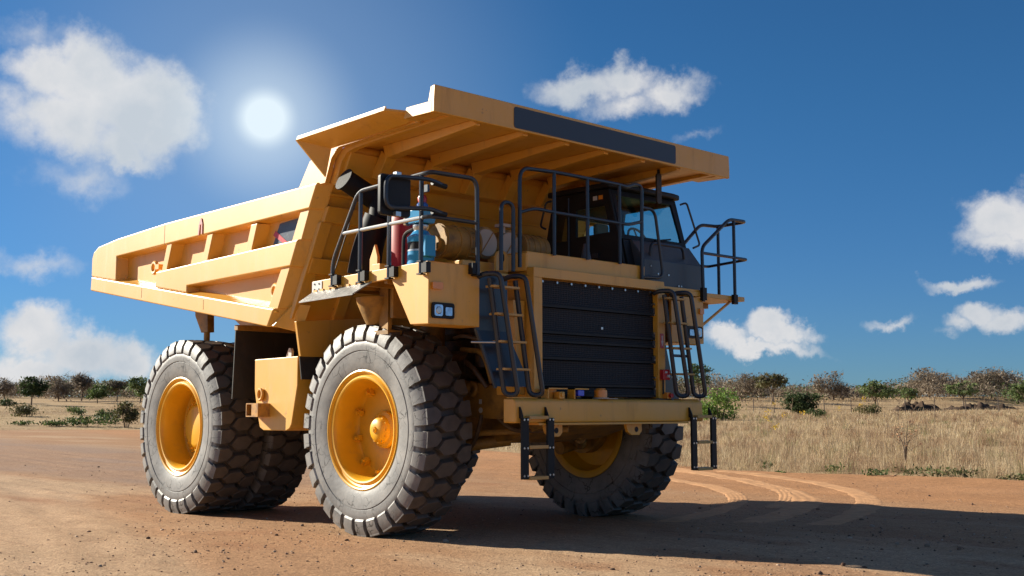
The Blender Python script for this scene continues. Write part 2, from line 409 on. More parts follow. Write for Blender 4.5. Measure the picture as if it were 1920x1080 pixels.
def mat_attr(name, rough=.8, transl=.0, spec=.2):
    """plants: colour from the per-blade colour attribute"""
    m = bpy.data.materials.new(name); m.use_nodes = True
    nt = m.node_tree; b = nt.nodes['Principled BSDF']; b.inputs['Roughness'].default_value = rough; b.inputs['Specular IOR Level'].default_value = spec
    a = nt.nodes.new('ShaderNodeAttribute'); a.attribute_name = 'tone'
    n = nt.nodes.new('ShaderNodeTexNoise'); n.inputs['Scale'].default_value = 1.7
    tc = nt.nodes.new('ShaderNodeTexCoord'); nt.links.new(tc.outputs['Object'], n.inputs['Vector'])
    r = nt.nodes.new('ShaderNodeMapRange'); r.inputs['From Min'].default_value = .3; r.inputs['From Max'].default_value = .7
    r.inputs['To Min'].default_value = .8; r.inputs['To Max'].default_value = 1.2
    nt.links.new(n.outputs[0], r.inputs['Value'])
    v = nt.nodes.new('ShaderNodeVectorMath'); v.operation = 'SCALE'
    nt.links.new(a.outputs['Color'], v.inputs[0]); nt.links.new(r.outputs[0], v.inputs['Scale'])
    nt.links.new(v.outputs[0], b.inputs['Base Color'])
    if transl > 0:
        o = nt.nodes['Material Output']; t = nt.nodes.new('ShaderNodeBsdfTranslucent'); mx = nt.nodes.new('ShaderNodeMixShader')
        nt.links.new(v.outputs[0], t.inputs[0]); mx.inputs[0].default_value = transl
        nt.links.new(b.outputs[0], mx.inputs[1]); nt.links.new(t.outputs[0], mx.inputs[2]); nt.links.new(mx.outputs[0], o.inputs[0])
    return m
M['leaf'] = mat_attr('foliage', .6, .3)
M['straw'] = mat_attr('dry_grass', .85, .3, .1)
M['bark'] = material('grey_brown_bark', (.16, .115, .08), .9, var=.3, vscale=6, bump=.4, bscale=12)
M['post'] = material('weathered_fence_post', (.10, .075, .06), .85, var=.3, vscale=5)

# ------------------------------------------------------------------ mesh helpers
def fillet(path, rad, seg=5):
    P = [Vector(p) for p in path]
    out = [P[0]]
    for i in range(1, len(P) - 1):
        a, b, c = P[i - 1], P[i], P[i + 1]
        u, v = (a - b), (c - b)
        r = min(rad, u.length * .49, v.length * .49)
        s, e = b + u.normalized() * r, b + v.normalized() * r
        for k in range(seg + 1):
            t = k / seg
            out.append(s * (1 - t) ** 2 + b * 2 * t * (1 - t) + e * t * t)
    out.append(P[-1])
    return out

class MB:
    def __init__(self):
        self.v, self.f = [], []
    def add(self, vs, fs):
        o = len(self.v)
        self.v += [tuple(x) for x in vs]
        self.f += [tuple(i + o for i in f) for f in fs]
        return self
    def box(self, x0, x1, y0, y1, z0, z1):
        vs = [(x, y, z) for x in (x0, x1) for y in (y0, y1) for z in (z0, z1)]
        return self.add(vs, [(0, 1, 3, 2), (4, 6, 7, 5), (0, 4, 5, 1), (2, 3, 7, 6), (0, 2, 6, 4), (1, 5, 7, 3)])
    def loft(self, *rings, caps=True, closed=True):
        n = len(rings[0]); vs = [p for r in rings for p in r]; fs = []
        for k in range(len(rings) - 1):
            for i in range(n if closed else n - 1):
                j = (i + 1) % n
                fs.append((k * n + i, k * n + j, (k + 1) * n + j, (k + 1) * n + i))
        if caps:
            fs.append(tuple(range(n))[::-1]); fs.append(tuple((len(rings) - 1) * n + i for i in range(n)))
        return self.add(vs, fs)
    def py(self, poly, y0, y1, poly1=None):
        poly1 = poly1 or poly
        return self.loft([(x, y0, z) for x, z in poly], [(x, y1, z) for x, z in poly1])
    def px(self, poly, x0, x1, poly1=None):
        poly1 = poly1 or poly
        return self.loft([(x0, y, z) for y, z in poly], [(x1, y, z) for y, z in poly1])
    def pz(self, poly, z0, z1):
        return self.loft([(x, y, z0) for x, y in poly], [(x, y, z1) for x, y in poly])
    def slab(self, pts, t):
        """flat polygon pts thickened by vector t"""
        t = Vector(t)
        return self.loft([Vector(p) for p in pts], [Vector(p) + t for p in pts])
    def tube(self, path, r, n=8, closed=False, r1=None):
        P = [Vector(p) for p in path]; N = len(P); rings = []
        up = None
        for i, p in enumerate(P):
            if closed: t = (P[(i + 1) % N] - P[i - 1])
            else: t = P[min(i + 1, N - 1)] - P[max(i - 1, 0)]
            t = t.normalized()
            if up is None:
                up = t.cross(Vector((0.31, 0.2, 0.93)))
                if up.length < .1: up = t.cross(Vector((1, 0, 0)))
                up.normalize()
            else:
                up = (up - t * up.dot(t)); up.normalize()
            s = t.cross(up)
            rr = r if r1 is None else r + (r1 - r) * i / (N - 1)
            rings.append([p + (up * math.cos(a) + s * math.sin(a)) * rr for a in [2 * math.pi * k / n for k in range(n)]])
        if closed:
            rings.append(rings[0]); return self.loft(*rings, caps=False)
        return self.loft(*rings)
    def cyl(self, a, b, r, n=16, r1=None):
        return self.tube([a, b], r, n, r1=r1)
    def lathe(self, prof, n=48, axis='y', c=(0, 0, 0), loop=False):
        """prof: (along axis, radius)"""
        rings = []
        for a, r in prof:
            ring = []
            for k in range(n):
                t = 2 * math.pi * k / n
                p, q = r * math.cos(t), r * math.sin(t)
                v = (p, a, q) if axis == 'y' else ((a, p, q) if axis == 'x' else (p, q, a))
                ring.append((v[0] + c[0], v[1] + c[1], v[2] + c[2]))
            rings.append(ring)
        if loop: rings.append(rings[0])
        return self.loft(*rings, caps=not loop)
    def mesh(self, name, mat, angle=35):
        me = bpy.data.meshes.new(name)
        me.from_pydata(self.v, [], self.f)
        bm = bmesh.new(); bm.from_mesh(me)
        bmesh.ops.remove_doubles(bm, verts=bm.verts, dist=1e-5)
        bmesh.ops.recalc_face_normals(bm, faces=bm.faces)
        bm.to_mesh(me); bm.free()
        me.materials.append(mat)
        me.polygons.foreach_set('use_smooth', [True] * len(me.polygons))
        me.set_sharp_from_angle(angle=R(angle))
        return me
    def build(self, name, mat, parent=None, bevel=0, seg=2, angle=35):
        o = bpy.data.objects.new(name, self.mesh(name, M[mat] if isinstance(mat, str) else mat, angle))
        COL.objects.link(o)
        if parent is not None: o.parent = parent
        if bevel:
            b = o.modifiers.new('bevel', 'BEVEL'); b.width = bevel; b.segments = seg; b.limit_method = 'ANGLE'; b.angle_limit = R(30)
            b.harden_normals = True
        return o

def empty(name, loc=(0, 0, 0), parent=None, rot=0):
    o = bpy.data.objects.new(name, None); o.empty_display_size = .2
    o.location = loc; o.rotation_euler = (0, 0, rot); COL.objects.link(o)
    if parent is not None: o.parent = parent
    return o

def tag(o, label, cat, group=None):
    o['label'] = label; o['category'] = cat
    if group: o['group'] = group
    return o

def obj(name, me, parent=None):
    o = bpy.data.objects.new(name, me); COL.objects.link(o)
    if parent is not None: o.parent = parent
    return o

# ------------------------------------------------------------------ terrain
def vnoise(x, y, seed=0):
    xi, yi = np.floor(x).astype(int), np.floor(y).astype(int); xf, yf = x - xi, y - yi
    u, v = xf * xf * (3 - 2 * xf), yf * yf * (3 - 2 * yf)
    def h(a, b):
        n = (a * 374761393 + b * 668265263 + seed * 974634777) & 0x7fffffff
        n = ((n ^ (n >> 13)) * 1274126177) & 0x7fffffff
        return ((n ^ (n >> 16)) & 0xffff) / 65535.0
    return (h(xi, yi) * (1 - u) + h(xi + 1, yi) * u) * (1 - v) + (h(xi, yi + 1) * (1 - u) + h(xi + 1, yi + 1) * u) * v - .5

def fbm(x, y, o=4, seed=0):
    s = 0; a = 1.0
    for k in range(o):
        s = s + a * vnoise(x * 2 ** k, y * 2 ** k, seed + k); a *= .5
    return s

EDGE_X = [-900, -200, -98, -45, -20, -12, -6.3, 1, 20, 60, 900]
EDGE_Y = [380, 80, 40, 24, 18, 15.6, 13.6, 14.4, 15.5, 17, 40]
def edge(x):
    return np.interp(x, EDGE_X, EDGE_Y)

def terrain(x, y):
    x = np.asarray(x, float); y = np.asarray(y, float)
    d = np.maximum(0, y - edge(x)) * .93
    z = .0158 * np.maximum(0, d - 4) + .30 * fbm(x / 23, y / 23, 3, 5) * np.clip(d / 25, 0, 1)
    z = np.where(d > 260, (.0158 * 256 + (d - 260) * .004), z)
    rho = np.hypot(x - CAM[0], y - CAM[1])                    # the field that closes the road's far bend
    zl = np.clip(.030 * (rho - 101), -1, 4.4) * np.clip((-60 - x) / 25, 0, 1)
    return np.maximum(z, np.where(x < -60, zl, 0))

ARC_X = [-60, -30, -14.9, -10, -6.5, -1.6, 2.1, 6, 14]
ARC_Y = [1.2, .9, -.5, -1.7, -2.75, -4.0, -5.4, -7.6, -12]
def arc_off(x, y):
    """how far a point lies inside the smooth, driven-out bend of the road"""
    return np.interp(x, ARC_X, ARC_Y) - y + .35 * fbm(x / 2.2, y / 2.2, 3, 51)

def ruts(x, y):
    a = np.interp(x, ARC_X, ARC_Y) - y + .12 * fbm(x / 3, y / 3, 2, 52)
    z = 0
    for k, w, d in ((.35, .22, .010), (1.0, .3, .013), (1.75, .22, .010), (2.7, .35, .014), (4.0, .4, .014)):
        q = (a - k) / w
        z = z + d * (-np.exp(-q * q) + .6 * np.exp(-(np.abs(q) - 1.7) ** 2 * 2.5))
    far = np.clip((-5.5 - x) / 3, 0, 1)
    for yk in (-2.4, -1.85, -1.2, 1.4, 2.3, 3.6, 4.4, 6.2):
        q = (y - yk - .3 * fbm(x / 7, x * 0 + yk, 2, 53) - .012 * (x + 5) ** 2 * (x < -5) * .25) / .2
        z = z + far * .012 * (-np.exp(-q * q) + .6 * np.exp(-(np.abs(q) - 1.7) ** 2 * 2.5))
    return z

def road_z(x, y):
    rim = np.exp(-((y - edge(x) + .5) / .9) ** 2) * .07
    near = np.clip((np.hypot(x + 1, y) - 4.5) / 5, 0.15, 1)
    return .05 * fbm(x / 5, y / 1.9, 4, 21) * near + .018 * fbm(x / .45, y / .38, 3, 33) + rim - .004 + ruts(x, y)

def grid(name, xs, ys, zf, mat):
    X, Y = np.meshgrid(xs, ys, indexing='ij')
    return grid_xy(name, X, Y, zf(X, Y), mat)

def grid_xy(name, X, Y, Z, mat):
    n, m = X.shape
    V = np.stack([X, Y, Z], -1).reshape(-1, 3)
    i = np.arange(n * m).reshape(n, m)
    F = np.stack([i[:-1, :-1], i[1:, :-1], i[1:, 1:], i[:-1, 1:]], -1).reshape(-1, 4)
    me = bpy.data.meshes.new(name)
    me.vertices.add(len(V)); me.vertices.foreach_set('co', V.ravel())
    me.loops.add(F.size); me.loops.foreach_set('vertex_index', F.ravel().astype(np.int32))
    me.polygons.add(len(F)); me.polygons.foreach_set('loop_start', np.arange(0, F.size, 4, dtype=np.int32))
    me.polygons.foreach_set('use_smooth', np.ones(len(F), bool))
    me.update(calc_edges=True); me.materials.append(mat)
    return obj(name, me)

def spaced(a, b, n, p=1.0):
    return a + (b - a) * np.linspace(0, 1, n) ** p

g = grid('ground', np.concatenate([spaced(-2600, -260, 12), spaced(-240, 100, 70), spaced(140, 2500, 12)]),
         np.concatenate([spaced(-2500, -60, 8), spaced(-40, 0, 5), spaced(6, 220, 70), spaced(250, 2600, 14)]),
         lambda x, y: terrain(x, y) - np.where((y < edge(x) - 1.0) & (terrain(x, y) < .05), .25, 0.0), M['field'])
g['kind'] = 'structure'

# the dirt road: dense under the camera's eye, coarse far away
tx = np.concatenate([spaced(-420, -32, 60, .6), np.arange(-31, 13.5, .13), spaced(14, 160, 24, 1.6)])
tt = np.concatenate([np.linspace(-80, -13, 14), np.arange(-12.5, 12.5, .14)])
X, T = np.meshgrid(tx, tt, indexing='ij')
E_ = edge(X)
Yr = np.where(T > 8, 8 + (T - 8) * (E_ + .3 * fbm(X / .8, X * 0 + 3, 3, 9) - 8) / (12.36 - 8), T)
road = grid_xy('dirt_road', X, Yr, road_z(X, Yr), M['road'])
road['kind'] = 'structure'
def soil(X, Y):
    def sm(v, a, b): t = np.clip((v - a) / (b - a), 0, 1); return (t * t * (3 - 2 * t))[..., None]
    n1, n2_ = fbm(X / 4, Y / 1.6, 4, 81), fbm(X / 1.3, Y / .8, 4, 82)
    brown, tan, grey, orange, red = [np.array(c) for c in ((.43, .252, .135), (.51, .35, .215), (.345, .235, .170), (.47, .245, .115), (.36, .185, .095))]
    c = brown + (tan - brown) * sm(n1, -.1, .45)
    c = c + (red - c) * sm(n2_, .08, .5) * .6
    g_ = sm(-X, 7, 12) * sm(Y, -.8, 1.0) * (1 - sm(Y - .12 * (-X), 4, 8)); c = c + (grey - c) * g_ * (.55 + .45 * sm(n1, -.3, .3))
    a = arc_off(X, Y); ta = sm(a, -.1, .5); tanz = tan * (1 + .16 * n2_[..., None]); c = c + (tanz - c) * ta * .92
    for k, w in ((.35, .2), (1.0, .26), (1.75, .2), (2.6, .3), (3.4, .25), (4.6, .35)):
        q = np.exp(-((np.interp(X, ARC_X, ARC_Y) - Y + .12 * fbm(X / 3, Y / 3, 2, 52) - k) / w) ** 2)[..., None]; c = c + (np.array((.56, .40, .27)) - c) * q * .22 * sm(n2_, -.4, .2)
    v_ = sm(Y - edge(X), -8.5, -5.5); c = c + (orange * (1 + .2 * n2_[..., None]) - c) * v_ * .9
    st = np.exp(-(((X + 9) / 1.6) ** 2 + ((Y + 3.1) / .28) ** 2))[..., None]; c = c + (red - c) * st * .8
    return np.clip(c, .02, 1)
cs_ = soil(X, Yr).reshape(-1, 3)
at_ = road.data.attributes.new('soil', 'FLOAT_COLOR', 'POINT')
at_.data.foreach_set('color', np.concatenate([cs_, np.ones((len(cs_), 1))], 1).astype(np.float32).ravel())

# wheel ruts pressed into the loose soil of the verge
def tyre_track(pts, w, ribs, seed):
    P = fillet([(x, y, 0) for x, y in pts], 6, 14)
    L = [0]
    for a, b in zip(P[:-1], P[1:]): L.append(L[-1] + (b - a).length)
    ss = np.arange(0, L[-1], .09)
    px_ = np.interp(ss, L, [p.x for p in P]); py_ = np.interp(ss, L, [p.y for p in P])
    tx_, ty_ = np.gradient(px_), np.gradient(py_); ln = np.hypot(tx_, ty_); nx, ny = -ty_ / ln, tx_ / ln
    nv = 21; v = np.linspace(-1, 1, nv)
    wob = 1 + .25 * fbm(ss / .9, ss * 0 + seed, 3, seed)
    X = px_[:, None] + nx[:, None] * v[None] * w / 2 * wob[:, None]
    Y = py_[:, None] + ny[:, None] * v[None] * w / 2 * wob[:, None]
    prof = .003 * np.cos(v * math.pi * ribs * 2) * (1 - v ** 4) - .022 * np.clip((np.abs(v) - .55) / .45, 0, 1) ** 2 + .002
    Z = road_z(X, Y) + .006 + prof[None] + .010 * fbm(X / .25, Y / .25, 2, seed)
    fade = np.clip(np.minimum(ss, ss[-1] - ss) / 1.2, 0, 1)[:, None]
    Z = Z - (1 - fade) * .06
    o = grid_xy('tyre_track', X, Y, Z, M['track']); o['kind'] = 'structure'
    return o
tyre_track([(-9.5, 12.0), (-5.5, 10.2), (-2.0, 7.9), (.0, 5.7), (1.2, 3.0), (1.6, .8)], .45, 3, 3)
tyre_track([(-10, 14.0), (-6.4, 12.6), (-2.6, 10.0), (.4, 7.2), (1.9, 4.2), (2.6, 1.5)], .62, 2, 5)
tyre_track([(-8, 12.9), (-4.4, 11.6), (-1.6, 9.2), (.3, 6.6), (1.5, 4.0)], .35, 2, 7)
tyre_track([(-7.0, 13.2), (-4, 12.5), (-1.0, 10.4), (1.4, 7.6), (2.8, 4.5), (3.4, 2.0)], .5, 4, 11)

# ------------------------------------------------------------------ the truck
truck = tag(empty('haul_truck'), 'yellow mining dump truck with big rubber tyres parked on the dirt road', 'dump truck')

def part(mb, name, mat, parent=truck, bevel=0, **k):
    return mb.build(name, mat, parent, bevel, **k)

# ---- dump body
def slope_x(z, off=0.0):
    return -.59 + .54 * (z - 4.57) + off

def wallslab(mb, y0, y1, z0, z1, a, b):
    """plate lying on the sloping front wall, from offset a to b in front of it"""
    return mb.loft([(slope_x(z0, a), y0, z0), (slope_x(z1, a), y0, z1), (slope_x(z1, b), y0, z1), (slope_x(z0, b), y0, z0)],
                   [(slope_x(z0, a), y1, z0), (slope_x(z1, a), y1, z1), (slope_x(z1, b), y1, z1), (slope_x(z0, b), y1, z0)])

mb = MB()
wallslab(mb, -2.49, 2.49, 2.76, 4.93, -.10, -.02)                       # front wall
floor_ = [(-7.75, 3.70), (-1.62, 2.72), (-1.62, 2.80), (-7.75, 3.80)]
mb.py(floor_, -2.44, 2.44)
body = part(mb, 'dump_body', 'yellow', bevel=.01)

for s in (-1, 1):
    Y = lambda v: s * v
    m = MB().py([(-7.76, 3.70), (-1.84, 2.76), (-1.45, 3.02), (-.66, 4.50), (-7.70, 4.32)], Y(2.455), Y(2.40))
    side = part(m, 'side_wall', 'yellow', body)
    o, i = Y(2.65), Y(2.445)
    top = [(-7.80, 3.905), (-7.80, 4.22), (-7.74, 4.33), (-7.55, 4.41), (-6.8, 4.47), (-5.0, 4.53), (-.72, 4.56), (-.90, 4.235), (-6.80, 4.165), (-6.80, 3.752)]
    topi = [(-7.80, 3.905), (-7.80, 4.22), (-7.74, 4.33), (-7.55, 4.41), (-6.8, 4.49), (-5.0, 4.56), (-.58, 4.59), (-.77, 4.215), (-6.74, 4.145), (-6.74, 3.742)]
    part(MB().py(top, o, i, topi), 'top_rail', 'yellow', body, bevel=.022, seg=3)
    mid = [(-5.33, 3.525), (-5.31, 3.77), (-1.16, 3.85), (-1.34, 3.50), (-4.26, 3.462), (-4.26, 3.355)]
    midi = [(-5.33, 3.525), (-5.31, 3.79), (-1.00, 3.87), (-1.19, 3.48), (-4.20, 3.445), (-4.20, 3.345)]
    part(MB().py(mid, o, i, midi), 'middle_rail', 'yellow', body, bevel=.022, seg=3)
    low = [(-7.82, 3.66), (-7.80, 3.90), (-1.74, 2.945), (-1.90, 2.705)]
    lowi = [(-7.82, 3.66), (-7.80, 3.93), (-1.52, 3.00), (-1.68, 2.69)]
    part(MB().py(low, o, i, lowi), 'bottom_rail', 'yellow', body, bevel=.022, seg=3)
    for xb in (-5.17, -3.87, -2.60):                                  # slanting side ribs
        m = MB().py([(xb, 3.76), (xb + .17, 3.76), (xb + .34, 4.20), (xb + .17, 4.20)], Y(2.625), i,
                    [(xb - .03, 3.76), (xb + .24, 3.76), (xb + .42, 4.20), (xb + .14, 4.20)])
        part(m, 'side_rib', 'yellow', body, bevel=.012)
    m = MB().py([(-1.36, 3.84), (-1.12, 3.84), (-.93, 4.24), (-1.15, 4.24)], Y(2.62), i, [(-1.38, 3.84), (-.98, 3.84), (-.77, 4.24), (-1.17, 4.24)])
    part(m, 'side_rib', 'yellow', body, bevel=.012)
    m = MB().py([(-1.93, 2.97), (-1.68, 2.94), (-1.38, 3.51), (-1.60, 3.51)], Y(2.62), i, [(-1.95, 2.97), (-1.53, 2.96), (-1.22, 3.51), (-1.62, 3.51)])
    part(m, 'side_rib', 'yellow', body, bevel=.012)
    # sloping shelf that closes the recess towards the bottom rail
    for xa, xb in ((-6.76, -5.31), (-4.22, -1.7)):
        za, zb = 3.905 - .16 * (xa + 7.8), 3.905 - .16 * (xb + 7.8)
        m = MB().loft([(xa, Y(2.64), za - .03), (xa, Y(2.45), za - .03), (xa, Y(2.45), za + .07)], [(xb, Y(2.64), zb - .03), (xb, Y(2.45), zb - .03), (xb, Y(2.45), zb + .07)])
        part(m, 'recess_shelf', 'yellow', body)
    for xw in (-5.86, -3.15, -1.0 - 4.0):
        pass
    # weld seams on the rails
    for (x, z0, z1) in ((-5.05, 4.17, 4.53), (-5.80, 3.36, 3.58), (-3.72, 3.03, 3.24)):
        part(MB().box(x - .004, x + .004, Y(2.645), Y(2.653), z0 + .03, z1 - .03), 'weld_seam', 'rust', body)
    # lifting eyes
    for (x, z) in ((-5.52, 3.86), (-1.82, 3.20)):
        m = MB()
        ring = [(x + .080 * math.cos(a), Y(2.57), z + .085 * math.sin(a)) for a in [2 * math.pi * k / 16 for k in range(16)]]
        m.tube(ring, .034, 8, closed=True)
        m.box(x + .06, x + .19, Y(2.60), Y(2.45), z - .035, z + .045)
        part(m, 'lifting_eye', 'yellow', body)
    # upper side wall and curved edge plate rising to the canopy
    m = MB().py([(-1.22, 4.54), (-.95, 4.88), (-.62, 5.02), (-.2, 5.06), (1.38, 5.06), (1.38, 4.99), (-.28, 4.97), (-.44, 4.85), (-.58, 4.54)], Y(2.62), Y(2.55))
    part(m, 'upper_side_wall', 'yellow', body)
    edge_o = [(-1.43, 3.0), (-.60, 4.55), (-.47, 4.86), (-.36, 4.96), (-.16, 5.0), (.4, 5.015), (1.90, 5.04)]
    edge_i = [(-1.30, 2.98), (-.46, 4.50), (-.33, 4.80), (-.22, 4.90), (-.06, 4.93), (.4, 4.95), (1.90, 4.985)]
    m = MB()
    for k in range(1, len(edge_o) - 1):
        q = [edge_o[k], edge_o[k + 1], edge_i[k + 1], edge_i[k]]
        m.py(q, Y(2.53), Y(2.44))
    part(m, 'edge_plate', 'yellow', body)
    # outward spill wing of the canopy
    wt_ = .025
    A, B_, C_, D_ = (-.69, Y(3.0), 5.07), (1.21, Y(3.0), 5.10), (1.20, Y(2.65), 5.00), (-.40, Y(2.65), 4.96)
    E1, F1 = (-.50, Y(2.66), 4.60), (1.50, Y(2.72), 5.05)
    m = MB().slab([A, B_, C_, D_], (0, 0, wt_)).slab([A, D_, E1], (-wt_, 0, 0)).slab([B_, F1, C_], (0, 0, wt_))
    m.slab([(-.69, Y(3.0), 5.07), (1.21, Y(3.0), 5.10), (1.21, Y(2.985), 5.15), (-.69, Y(2.985), 5.12)], (0, Y(-.02), 0))
    part(m, 'spill_wing', 'yellow', body)

# canopy over the cab
m = MB().px([(-2.66, 5.045), (2.66, 5.045), (2.66, 5.02), (-2.66, 5.02)], -.3, 1.9)
canopy = part(m, 'canopy', 'yellow')
m = MB().px([(-2.82, 4.98), (2.82, 4.975), (2.82, 5.12), (2.81, 5.31), (-2.81, 5.305), (-2.82, 5.12)], 1.87, 1.93)
part(m, 'front_lip', 'yellow', canopy, bevel=.012)
for s in (-1, 1):
    m = MB().py([(1.35, 5.00), (1.87, 4.985), (1.87, 5.12), (1.40, 5.13)], s * 2.815, s * 2.775)
    m.slab([(1.35, s * 2.80, 5.0), (1.87, s * 2.80, 4.985), (1.87, s * 2.60, 4.985), (1.35, s * 2.60, 5.0)], (0, 0, .02))
    m.py([(1.80, 5.12), (1.87, 5.12), (1.87, 5.30), (1.85, 5.30)], s * 2.81, s * 2.77)
    part(m, 'canopy_side_lip', 'yellow', canopy, bevel=.006)
for y in (-1.98, -1.19, -.45, .30, 1.05, 1.82):
    w = .085
    m = MB().loft([(1.86, y - .11 - w * .7, 5.02), (1.86, y - .11 + w * .7, 5.02), (1.86, y - .11 + w * .5, 4.95), (1.86, y - .11 - w * .5, 4.95)],
                  [(-.02, y - w * 1.4, 5.02), (-.02, y + w * 1.4, 5.02), (-.02, y + w, 4.86), (-.02, y - w, 4.86)])
    m.loft([(.02, y - w, 4.87), (.02, y + w, 4.87), (-.10, y + w, 4.98), (-.10, y - w, 4.98)],
           [(-.20, y - w * .8, 4.60), (-.20, y + w * .8, 4.60), (-.36, y + w * .8, 4.66), (-.36, y - w * .8, 4.66)])
    part(m, 'canopy_rib', 'yellow', canopy, bevel=.012)
# dark sign panel on the front lip
def rrect(y0, y1, z0, z1, r, n=5):
    pts = []
    for cy, cz, a0 in ((y1 - r, z1 - r, 0), (y0 + r, z1 - r, 90), (y0 + r, z0 + r, 180), (y1 - r, z0 + r, 270)):
        for k in range(n + 1):
            a = R(a0 + 90 * k / n); pts.append((cy + r * math.cos(a), cz + r * math.sin(a)))
    return pts
part(MB().px(rrect(-1.565, 1.555, 5.005, 5.268, .035), 1.928, 1.937), 'sign_panel', 'stickerblack', canopy)
# cross beams and stiffeners on the front wall
m = wallslab(MB(), -2.48, 2.48, 4.63, 4.91, -.05, .22)
part(m, 'cross_beam', 'yellow', body, bevel=.012)
part(MB().cyl((-.28, -2.45, 4.955), (-.28, 2.45, 4.955), .07, 12), 'cross_tube', 'yellow', body)
part(wallslab(MB(), -2.48, 2.48, 4.06, 4.26, -.05, .07), 'cross_beam', 'yellow', body, bevel=.012)
part(wallslab(MB(), -2.48, 2.48, 3.40, 3.60, -.05, .07), 'cross_beam', 'yellow', body, bevel=.012)
part(wallslab(MB(), -2.48, 2.48, 4.40, 4.425, -.05, .02), 'wall_seam', 'yellow', body)
for y in (-2.42, -1.75, -.9, 0, .9, 1.75, 2.42):
    part(wallslab(MB(), y - .09, y + .09, 2.80, 4.06, -.05, .05), 'wall_stiffener', 'yellow', body, bevel=.01)
# lower front corner plates of the body
for s in (-1, 1):
    m = MB().slab([(-1.78, s * 2.62, 2.72), (-1.45, s * 2.50, 3.0), (-1.28, s * 2.35, 2.98), (-1.42, s * 2.40, 2.62)], (-.05, 0, 0))
    part(m, 'corner_gusset', 'yellow', body)
    m = MB().slab([(-1.36, s * 2.52, 2.76), (-1.36, s * 2.44, 2.29), (-1.36, s * .9, 2.29), (-1.36, s * .9, 2.90)], (-.05, 0, 0))
    part(m, 'rock_guard', 'yellow', body, bevel=.006)
    part(MB().slab([(-1.42, s * 2.42, 2.30), (-1.42, s * 2.38, 1.98), (-1.42, s * 1.6, 1.98), (-1.42, s * 1.6, 2.30)], (-.02, 0, 0)), 'rubber_flap', 'blackrubber', body)
# decal in the recess with its red stripe, and the small faded red mark
y = -2.458
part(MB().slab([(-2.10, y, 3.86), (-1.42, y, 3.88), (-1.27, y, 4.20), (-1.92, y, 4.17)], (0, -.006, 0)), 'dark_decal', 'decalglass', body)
part(MB().slab([(-2.08, y - .008, 4.02), (-1.78, y - .008, 3.86), (-1.68, y - .008, 3.87), (-2.02, y - .008, 4.08)], (0, -.004, 0)), 'red_stripe', 'red', body)
m = MB()
x, z = -3.93, 4.21
m.slab([(x, -2.652, z), (x + .035, -2.652, z), (x + .06, -2.652, z + .15), (x + .02, -2.652, z + .15)], (0, -.012, 0))
m.slab([(x + .10, -2.652, z + .01), (x + .135, -2.652, z + .01), (x + .135, -2.652, z + .16), (x + .10, -2.652, z + .15)], (0, -.012, 0))
m.slab([(x + .02, -2.652, z + .15), (x + .135, -2.652, z + .16), (x + .10, -2.652, z + .25), (x + .07, -2.652, z + .25)], (0, -.012, 0))
part(m, 'red_mark', 'pinkred', body)
# rock ejectors between the dual wheels, pads under the body
for s in (-1, 1):
    m = MB().py([(-5.53, 3.38), (-5.10, 3.30), (-5.07, 2.83), (-5.28, 2.83), (-5.50, 3.12)], s * 1.84, s * 1.72)
    m.cyl((-5.20, s * 1.78, 2.9), (-5.20, s * 1.78, 2.3), .05)
    part(m, 'rock_ejector', 'darkyellow', body)
    m = MB().py([(-4.30, 3.16), (-3.75, 2.86), (-2.7, 2.84), (-2.2, 2.95), (-2.2, 3.05), (-4.3, 3.25)], s * 2.0, s * 1.2)
    part(m, 'body_bolster', 'yellow', body)

# ---- wheels
TR = 1.345
def make_tyre():
    mb = MB()
    half = [(.30, .70), (.335, .735), (.350, .78), (.366, .85), (.374, .93), (.378, .985), (.370, .992), (.370, 1.0), (.380, 1.008), (.383, 1.06), (.379, 1.11), (.372, 1.125), (.362, 1.15), (.344, 1.21), (.320, 1.248), (.2, 1.252)]
    prof = [(a, r) for a, r in half] + [(-a, r) for a, r in reversed(half)] + [(-.28, .68), (.28, .68)]
    mb.lathe(prof, 108, loop=True)
    N = 30; hw = .35; pitch = 2 * math.pi / N
    def P(u, v, r):
        t = (u + .20 * v) * pitch
        return (r * math.cos(t), v * hw, r * math.sin(t))
    def lug(poly, u0, rt=TR, rb=1.25, grow=1.07, sgn=1):
        cu = sum(p[0] for p in poly) / len(poly); cv = sum(p[1] for p in poly) / len(poly)
        ins = [(cu + (p[0] - cu) * .95, cv + (p[1] - cv) * .97) for p in poly]
        big = [(cu + (p[0] - cu) * grow, max(-1, min(1, cv + (p[1] - cv) * grow))) for p in poly]
        f = lambda q, r: [P(u0 + a, sgn * b, r - .014 * b * b) for a, b in q]
        mb.loft(f(ins, rt), f(poly, rt - .012), f(big, rb))
    sh = [(-.35, -1.0), (.35, -1.0), (.36, -.60), (.10, -.39), (-.12, -.39), (-.36, -.58)]
    hx = [(0, -.50), (.36, -.25), (.34, .23), (0, .50), (-.36, .25), (-.34, -.23)]
    for k in range(N):
        w = random.uniform(-.01, .01)
        lug([(a, b) for a, b in sh], k + w)
        lug([(-a, b) for a, b in sh], k + w, sgn=-1)
        lug(hx, k + .5)
        for s in (-1, 1):                                            # shoulder of each block runs down the sidewall
            sec = [(.30, 1.316), (.347, 1.316), (.386, 1.235), (.394, 1.14), (.372, 1.105), (.30, 1.15)]
            rings = []
            for du in (-.35, .35):
                t = (k + w + du + .20 * s) * pitch
                rings.append([(r * math.cos(t), s * a, r * math.sin(t)) for a, r in sec])
            mb.loft(*rings)
    return mb.mesh('tyre', M['tyre'], 24)

def bolts(mb, n, rad, a, h, r, off=0.0, c=(0, 0)):
    for k in range(n):
        t = 2 * math.pi * (k + off) / n
        x, z = rad * math.cos(t), rad * math.sin(t)
        mb.cyl((x, a, z), (x, a + h, z), r, 6)

